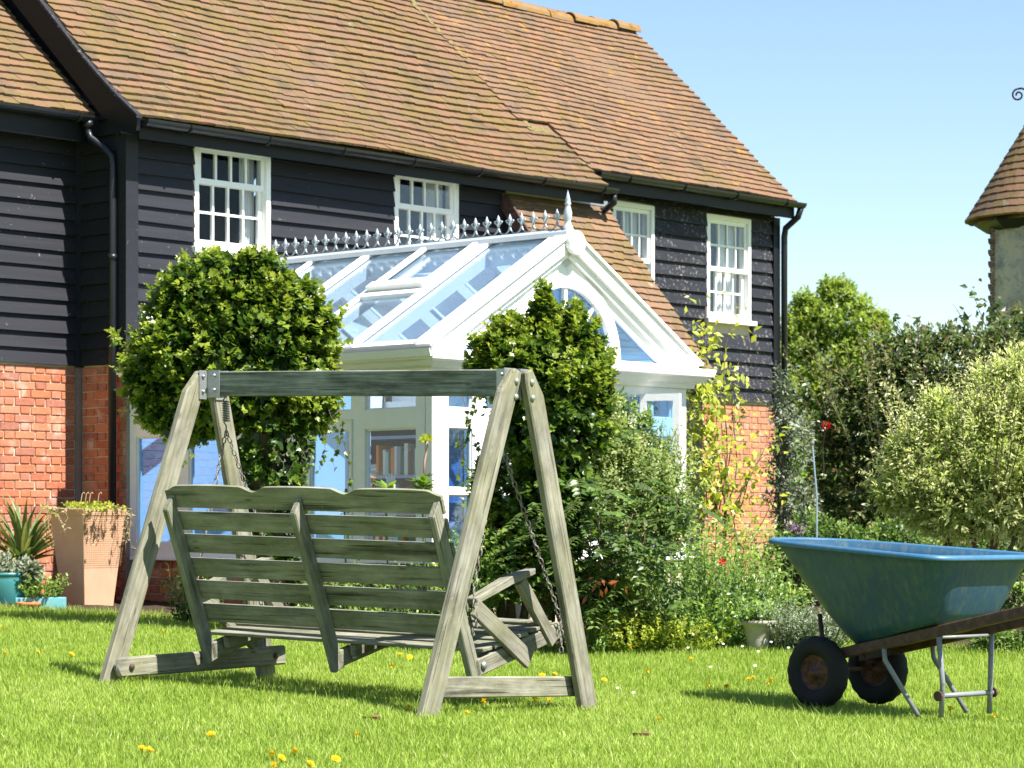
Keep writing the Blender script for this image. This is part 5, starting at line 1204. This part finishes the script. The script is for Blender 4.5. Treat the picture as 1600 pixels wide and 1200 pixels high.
# herbaceous bed right of the swing
clump('leafy_perennial', 'tall fresh green perennial in the bed below the golden climber', 1085, 20.2, 80, 1.0, .62, 26, .06, T_OVAL, L_GREEN)
clump('leafy_perennial', 'broad mid green perennial clump in front of the variegated shrub', 1035, 19.5, 80, .80, .55, 24, .062, T_OVAL, L_SHRUB)
clump('leafy_perennial', 'low bright green perennial spilling onto the lawn left of the pale pot', 1110, 19.3, 90, .46, .50, 20, .055, T_OVAL, L_GREEN)
clump('leafy_perennial', 'green perennial with drooping leaves behind the pale pot', 1165, 19.9, 60, .75, .42, 22, .06, T_OVAL, L_SHRUB)
clump('leafy_perennial', 'yellow green edging perennial at the lawn edge in front of the glossy shrub', 1000, 18.95, 70, .34, .42, 18, .048, T_OVAL, L_YEL)
clump('leafy_perennial', 'tall loose light green perennial in front of the climber beside the pale brick wall', 1150, 21.5, 80, .95, .5, 28, .055, T_OVAL, L_GREEN)
clump('leafy_perennial', 'yellow green perennial mound right behind the pale pot', 1200, 20.4, 70, .55, .40, 22, .05, T_OVAL, L_GREEN)
clump('leafy_perennial', 'small lime green upright perennial nearest the far right swing leg', 950, 18.8, 26, .42, .24, 22, .055, T_NARROW, L_YEL)
clump('leafy_perennial', 'lime green low perennial between the swing leg and the glossy shrub', 915, 18.7, 34, .26, .26, 14, .045, T_NARROW, L_GREEN)
clump('leafy_perennial', 'pale green edging perennial beside the pale pot on its left', 1065, 19.0, 60, .28, .42, 16, .045, T_OVAL, L_YEL)
for k, (px, py, D, nm) in enumerate(((1128,877,18.9,'bed'),)):
    p = at(px, py, D); o = empty('red_poppy', p, 0, 'single small red flower among the green perennials of the bed', 'flower')
    mb = MB()
    for j in range(5): a = j*1.257; mb.add([(0,0,0),(.022*math.cos(a-.5),.022*math.sin(a-.5)-.01,.012),(.034*math.cos(a),.034*math.sin(a)-.01,.010),(.022*math.cos(a+.5),.022*math.sin(a+.5)-.01,.012)], [(0,1,2,3)])
    mb.build('petals', RED, o).rotation_euler = (R(55),0,0); MB().tube([(0,.005,-.02),(.01,.02,-.3),(.0,.02,-.75)], .003, 5).build('stem', STEM, o)
# climber with golden leaves on the house wall
def climber():
    D = 24.0; base = on_ground(1120, D); o = empty('golden_climber', base, 0, 'golden leaved climber straggling up beside the pale brick wall', 'climber')
    P=[];U=[];N=[];S=[];T=[];tubes=[]
    for cx, cy, rx, rz, k in ((1100,610,26,40,90),(1100,690,32,55,120),(1120,755,34,40,70),(1090,760,36,50,110),(1112,540,16,30,24)):
        for j in range(k): P.append(np.array(at(random.gauss(cx,rx*.6), random.gauss(cy,rz*.6), D+random.uniform(-.3,.3)))); U.append(rand_unit(1)[0]+np.array([0,-.2,-.5])); N.append(np.array(SV)*.9+rand_unit(1)[0]*.5); S.append(random.uniform(.05,.11)); T.append(random.gauss(.6,.25))
    for (x0,y0,x1,y1,k) in ((1110,800,1092,475,46),(1120,800,1150,470,20),(1130,820,1160,560,34),(1110,830,1095,600,70),(1140,840,1200,660,16),(1120,840,1215,690,14),(1100,840,1085,640,60),(1150,860,1170,700,46),(1125,850,1130,560,60),(1160,880,1205,760,14),(1100,700,1075,560,30)):
        a = np.array(at(x0,y0,D)); b = np.array(at(x1,y1,D+.3)); pts = np.array([a+(b-a)*q+np.array([.06*math.sin(q*6+x0+y1),.08*math.cos(q*5+y1),.03*math.sin(q*11)]) for q in np.linspace(0,1,12)]); tubes.append(pts)
        for j in range(int(k*2.1)):
            q = random.random()**.8*11; i = min(int(q),10); p = pts[i]*(1-q+i)+pts[i+1]*(q-i)+RNG.normal(0,.10,3); P.append(p); U.append(rand_unit(1)[0]+np.array([0,-.2,-.5])); N.append(np.array(SV)*.9+np.array([.1,-.5,.2])+rand_unit(1)[0]*.6); S.append(random.uniform(.05,.115)); T.append(random.gauss(.62,.25))
    stem_mesh('stem', tubes, .008, BARK, o); foliage('foliage', *(np.array(x) for x in (P,U,N,S,T)), T_OVAL, L_YEL, o, 300)
climber()
D = 24.5
bush('bronze_climber', 'greyish purple tangle of old stems in the climber under the cornice', 'climber', 1130, D, [bl(1120,600,D,30,28), bl(1150,640,D,22,30)], 60, 6, .05, T_NARROW, L_DARK, depth=.8, core=0, tr=.012)
D = 25.5
bush('silver_olive', 'slender grey leaved olive tree at the right corner of the house', 'tree', 1222, D, [bl(1218,620,D,26,55), bl(1235,690,D,40,60), bl(1215,740,D,28,50), bl(1240,790,D,45,50)], 560, 9, .055, T_NARROW, L_OLIVE, depth=.8, core=.25, tr=.03)
D = 27
bush('dark_hedge_bush', 'large dark bush with reddish new leaves behind the pale willow', 'bush', 1430, D, [bl(1450,640,D,115,115), bl(1365,670,D,80,100), bl(1500,590,D,100,80), bl(1310,745,D,60,90), bl(1410,560,D,60,60), bl(1570,590,D,70,100), bl(1430,780,D,140,120), bl(1600,550,D,55,80), bl(1330,600,D,34,30), bl(1290,670,D,30,34), bl(1470,535,D,50,34), bl(1540,545,D,60,34), bl(1310,820,D,90,70)], 4600, 7, .070, T_OVAL, L_DARK, stems_leaves(tuple(at(1420,760,27)), 90, 1.75, 1.35, 34, .07, .2), depth=.5, clump=.35, core=.6, dark=.4)
def twigs():
    D = 26; o = empty('leafy_sprays', on_ground(1500, D), 0, 'thin leafy sprays rising above the dark bush in front of the tower', 'branch')
    P=[];U=[];N=[];S=[];T=[];tubes=[]
    for (x0,y0,x1,y1) in ((1530,570,1488,475),(1520,560,1510,500),(1545,560,1525,450),(1555,540,1548,470),(1570,560,1565,490),(1585,560,1590,470),(1400,580,1400,492),(1430,580,1432,495)):
        a = np.array(at(x0,y0,D)); b = np.array(at(x1,y1,D)); pts = np.array([a+(b-a)*q+np.array([.03*math.sin(q*6+x0),0,0]) for q in np.linspace(0,1,8)]); tubes.append(pts)
        for j in range(34): q = random.random()*7; i = min(int(q),6); P.append(pts[i]*(1-q+i)+pts[i+1]*(q-i)+RNG.normal(0,.04,3)); U.append(rand_unit(1)[0]+np.array([0,0,-.2])); N.append(rand_unit(1)[0]+np.array([0,-.5,.6])); S.append(random.uniform(.06,.11)); T.append(random.random()*.9)
    stem_mesh('stem', tubes, .006, BARK, o); foliage('foliage', *(np.array(x) for x in (P,U,N,S,T)), T_OVAL, L_DARK, o)
twigs()
def willow():
    D = 20.5; base = on_ground(1530, D)
    bl_ = [bl(1520,720,D,130,110), bl(1590,690,D,110,130), bl(1450,740,D,85,80), bl(1600,620,D,60,90), bl(1500,790,D,130,60), bl(1660,730,D,110,120), bl(1420,700,D,40,40), bl(1400,770,D,50,40), bl(1555,600,D,40,50), bl(1465,640,D,36,40), bl(1610,800,D,60,50)]
    e1_ = stems_leaves(tuple(at(1540,790,D)), 130, 1.25, 1.05, 42, .058, .35); e2_ = stems_leaves(tuple(at(1470,800,D)), 90, .75, .75, 38, .055, .7); e3_ = stems_leaves(tuple(at(1590,800,D)), 70, 1.45, .55, 46, .055, .3)
    ex = (e1_[0]+e2_[0]+e3_[0], cat(e1_[1], e2_[1], e3_[1]))
    o = bush('pale_willow', 'pale cream and green dappled willow bush on a bare trunk behind the wheelbarrow', 'bush', 1530, D, bl_, 4600, 9, .058, T_NARROW, L_PALE, ex, depth=.6, clump=.4, up=.6, core=.5, dark=.6, tr=.025, spread=.8)
willow()
D = 62.0
bush('far_tree', 'sunlit green tree far behind the corner of the house', 'tree', 1310, D, [bl(1310,505,D,62,55), bl(1265,540,D,50,60), bl(1352,535,D,42,48), bl(1312,466,D,36,34), bl(1258,475,D,26,26), bl(1388,575,D,40,50), bl(1420,610,D,40,40), bl(1280,490,D,34,34), bl(1345,490,D,30,30), bl(1240,520,D,30,44), bl(1250,600,D,60,80), bl(1330,620,D,80,90), bl(1260,690,D,70,80), bl(1300,560,D,60,60), bl(1375,510,D,22,25), bl(1296,446,D,20,18), bl(1375,500,D,18,20)], 8500, 7, .115, T_OVAL, L_TREE, depth=.55, clump=.5, core=.4, tr=.2, dark=.5)
D = 48.0
def hedge():
    bl_ = [bl(1200+62*i, 770+18*math.sin(i*2.1), D+2*math.sin(i), 75, 110) for i in range(9)]
    A = shoots(bl_, 3000, 6, .19, depth=.4, clump=.3); V, F = leaf_arrays(*A[:4], T_OVAL)
    tag(link('far_hedge', np_mesh('far_hedge', V, F, L_SHRUB, np.repeat(np.clip(A[4],0,1), len(T_OVAL[0])))), 'dense hedge far behind the garden', 'hedge', kind='stuff')
hedge()
D = 24.0
bush('laurel_bush', 'mid green bush standing behind the nose of the wheelbarrow', 'bush', 1260, D, [bl(1265,850,D,70,60), bl(1225,880,D,50,50), bl(1330,870,D,70,60), bl(1400,860,D,70,60)], 1000, 7, .05, T_OVAL, L_SHRUB, depth=.5, clump=.35, core=.5)
D = 21.5
bush('shade_planting', 'dark shaded plants under the willow behind the wheelbarrow', 'plant', 1450, D, [bl(1420,930,D,80,60), bl(1520,930,D,90,70), bl(1600,960,D,60,60), bl(1330,930,D,60,50), bl(1600,860,D,50,60), bl(1540,870,D,60,50)], 1000, 7, .055, T_OVAL, L_SHRUB, depth=.5, clump=.35, dark=.4)
D = 18.6
bush('right_edge_plants', 'dark green low plants at the right edge of the lawn behind the barrow handles', 'plant', 1580, D, [bl(1590,1010,D,40,26), bl(1550,1000,D,40,26), bl(1620,1000,D,40,40)], 360, 7, .045, T_OVAL, L_SHRUB, depth=.5, tr=.01)
clump('lavender', 'grey green lavender bush between the pale pot and the wheelbarrow', 1225, 19.0, 150, .42, .36, 20, .036, T_NARROW, L_OLIVE)
clump('lavender', 'grey green lavender bush behind the wheelbarrow wheels', 1275, 18.9, 120, .36, .34, 18, .036, T_NARROW, L_OLIVE)
def allium(px, py, D, lab):
    p = at(px, py, D); o = empty('purple_allium', p, 0, lab, 'flower', 'purple alliums behind the barrow')
    n = 90; d = rand_unit(n); foliage('flower_head', np.array(p)[None]+d*.028, d, rand_unit(n), np.full(n,.022), RNG.random(n), T_NARROW, L_PUR, o); MB().tube([(0,0,-.02),(.01,0,-.4),(0,0,-.8)], .004, 5).build('stem', STEM, o)
allium(1250, 827, 21, 'pinkish purple flower head right above the blue barrow rim'); allium(1236, 822, 21.2, 'dull purple flower head just left of the pinkish one above the barrow')
for i, (px, py, D, lab) in enumerate(((1291,664,26.0,'single bright red rose in the dark bush right of the house'),)):
    p = at(px, py, D-.9); o = empty('red_rose', p, 0, lab, 'flower'); d = rand_unit(40); V_ = d*.022
    foliage('petals', np.array(p)[None]+V_, d+rand_unit(40)*.6, d, np.full(40,.030), np.zeros(40), T_OVAL, m_leaf('rose_petal', [(0,(.6,.012,.02)),(1,(.7,.03,.03))], .2), o); MB().tube([(0,.02,0),(0,.3,-.2),(.05,.6,-.5)], .006, 5).build('stem', BARK, o)
MB_ = MB().tube([(0,0,-.3),(.0,0,.35),(-.04,0,.82)], .009, 7); p = at(1276, 835, 23.5); o = empty('garden_stake', (p.x, p.y, p.z), 0, 'thin pale blue grey stake standing in the bed right of the house', 'stake'); MB_.build('pole', m_plain('blue_grey_paint', (.22,.30,.34), .5), o)
MB().lathe([(.001,.82),(.018,.82),(.02,.83),(.018,.845),(.001,.85)], 10, (-.04,0,0)).build('cap', STEEL, o)
# low planting at the foot of the conservatory, seen through the bench
for k, (px, D, n, h, r, nl, sz, mt, nm, lab) in enumerate((
    (300,20.6,40,.55,.30,16,.05,L_IVY,'ivy_patch','ivy climbing the low brick plinth left of the swing bench'),
    (540,19.7,70,.62,.5,20,.06,L_SHRUB,'border_plant','mid green border plant below the conservatory door'),
    (600,19.5,60,.66,.42,22,.06,L_GREEN,'border_plant','bright border plant under the bookcase window'),
    (680,19.0,80,.75,.45,22,.055,L_SHRUB,'border_plant','green border plant at the conservatory corner'),
    (725,18.9,60,.95,.32,26,.05,L_GREEN,'border_plant','tall green border plant between the bench end and the ivy post'),
    (470,19.9,60,.50,.40,18,.055,L_GREEN,'border_plant','low border plant beside the ivy tree trunk'),
    (630,18.8,60,.38,.5,16,.05,L_GREEN,'border_plant','low bright border plant at the lawn edge behind the bench'),
    (520,19.3,60,.34,.45,16,.05,L_GREEN,'border_plant','low bright green plant at the lawn edge left behind the bench'))):
    clump(nm, lab, px, D, n, h, r, nl, sz, T_OVAL, mt)
def euphorbia(px, py, D, lab, h, stalk=False):
    p = at(px, py, D); g = ground(p.x, p.y); o = empty('spurge', p, 0, lab, 'plant')
    mb = MB(); mb.tube([(0,0,0),(-.01,.0,-.15),(.02,.0,-(p.z-g))], .008, 6); mb.build('stem', STEM, o, True)
    n = 60; a = RNG.random(n)*6.283; z = RNG.random(n)*.12; e = np.stack([np.cos(a), np.sin(a), RNG.uniform(-.1,.9,n)], 1)
    foliage('rosette', np.array(p)[None]-np.stack([0*z,0*z,z],1), e, rand_unit(n)*.3+np.array([0,0,1.]), RNG.uniform(.09,.15,n), RNG.random(n)*.6+.35, T_NARROW, L_GREEN, o)
    if stalk:
        q = at(stalk[0], stalk[1], D)-p; MB().tube([(0,0,0),(q.x*.25,0,q.z*.5),(q.x*1.05,0,q.z*.85),q], [.010,.009,.009,.012], 7).build('flower_stalk', m_plain('pink_stalk', (.42,.24,.22), .6), o, True)
        m = 40; d = rand_unit(m); d[:,2] = np.abs(d[:,2]); foliage('flower_head', np.array(p+q)[None]+d*.01, d, rand_unit(m), np.full(m,.06), RNG.random(m)*.5+.5, T_NARROW, L_YEL, o)
euphorbia(605, 762, 19.4, 'spurge rosette in front of the lower bookcase window', .8); euphorbia(662, 752, 19.2, 'spurge with a tall bent pink stalk at the conservatory corner', .8, (667, 690)); euphorbia(540, 778, 19.6, 'spurge rosette below the conservatory door', .7)

# ------------------------------------------------------------------ flowers and dead leaves in the lawn
def dandelion_meshes():
    mb = MB()
    for ring, (r, n, z) in enumerate(((.019,16,.0),(.014,13,.004),(.008,9,.008))):
        for k in range(n):
            a = 2*math.pi*k/n+ring*.2; w = .16; mb.add([(0,0,z-.004),(r*.7*math.cos(a-w),r*.7*math.sin(a-w),z+.003),(r*math.cos(a),r*math.sin(a),z+.002),(r*.7*math.cos(a+w),r*.7*math.sin(a+w),z+.003)], [(0,1,2,3)])
    mb.lathe([(.001,-.012),(.006,-.008),(.007,0)], 8)
    return mb.mesh('flower_head', YELLOW), MB().tube([(0,0,-.055),(.002,0,-.03),(0,0,-.008)], .0022, 5).mesh('stem', STEM)
DH, DS = dandelion_meshes()
DAN = [(233,1172),(222,1169),(330,1147),(60,1019),(112,1022),(5,980),(8,1021),(256,978),(425,1178),(460,1173),(525,1186),(440,1184),(428,1195),(485,1194),(638,1104),(730,1113),(557,1148),(625,1022),(640,1027),(612,1042),(847,1055),(867,1053),(836,1092),(858,1093),(756,1095),(1030,1124),(1080,1029),(1012,1049),(944,1062),(732,1033),(1200,1042),(1170,1061),(1177,1058),(1205,1062),(1107,1070),(1135,1072),(1428,1051),(1552,1052),(1470,1033),(1485,1039),(985,988),(382,1044)]
def lawn_hit(px, py, lift=.05):
    D = 14.0
    for _ in range(40): D = (HC-lift-ground((px-CX)/FPX*D, D))*FPX/(py-CY)
    return D
def wh(px, py): return 'in the front lawn left of the swing leg' if px < 660 and py > 1090 else 'at the far left behind the swing' if px < 300 else 'in the grass around the swing bench' if px < 780 else 'by the nose of the wheelbarrow' if 1090 < px < 1250 else 'in the grass behind the barrow legs' if px > 1400 else 'around the right swing leg'
cnt = {}
for px, py in sorted(DAN):
    D = min(lawn_hit(px, py), 18.6); p = at(px, py, D); g = ground(p.x, p.y); p.z = max(min(p.z, g+.07), g+.045)
    w_ = wh(px, py); k = cnt.get(w_, 0); cnt[w_] = k+1
    o = empty('dandelion', p, random.uniform(0,6), f'yellow dandelion {w_}, {ORD[k]} from the left there', 'flower', 'yellow dandelions in the lawn')
    s = random.uniform(1.0, 1.35); h = link('flower_head', DH, None, o); h.rotation_euler = (random.gauss(.35,.25), random.gauss(0,.25), 0); h.scale = (s,s,s); link('stem', DS, None, o)
DAI = [(1205,1003),(1160,1010),(1185,1018),(1232,1012),(1130,1006),(990,1082),(1110,1042),(965,1075),(1075,1012),(1180,1040)]
mb = MB()
for k in range(12): a = 2*math.pi*k/12; mb.add([(.003*math.cos(a),.003*math.sin(a),0),(.009*math.cos(a-.2),.009*math.sin(a-.2),.002),(.012*math.cos(a),.012*math.sin(a),.001),(.009*math.cos(a+.2),.009*math.sin(a+.2),.002)], [(0,1,2,3)])
DP = mb.mesh('petals', WHITE); DC = MB().lathe([(.004,0),(.003,.003),(.001,.004)], 8).mesh('flower_centre', YELLOW)
for k, (px, py) in enumerate(sorted(DAI)):
    D = min(lawn_hit(px, py), 18.3); p = at(px, py, D); o = empty('daisy', p, 0, f'tiny white daisy left of the wheelbarrow, {ORD[k]} from the left', 'flower', 'white daisies left of the wheelbarrow')
    h = link('petals', DP, None, o); h.rotation_euler = (R(35),0,0); link('flower_centre', DC, None, o).rotation_euler = (R(35),0,0)
for px, py, lab in ((580,1124,'dead brown leaf lying in the front lawn between the swing legs'),(1000,1150,'dead brown leaf lying in the front lawn right of the swing')):
    D = lawn_hit(px, py, .03); p = at(px, py, D); o = empty('dead_leaf', p, random.random()*6, lab, 'leaf'); mb = MB(); v = []
    for i in range(6):
        t = i/5; w = .025*math.sin(math.pi*min(1,t+.06))+.002; v += [(-.05+.1*t,-w,.012+.014*math.sin(t*5)),(-.05+.1*t,0,.004*math.sin(t*7)),(-.05+.1*t,w,.016)]
    mb.add(v, [(i*3+k,i*3+k+1,i*3+k+4,i*3+k+3) for i in range(5) for k in (0,1)]).build('leaf_blade', m_plain('dead_leaf_brown', (.22,.13,.07), .8, .2), o)
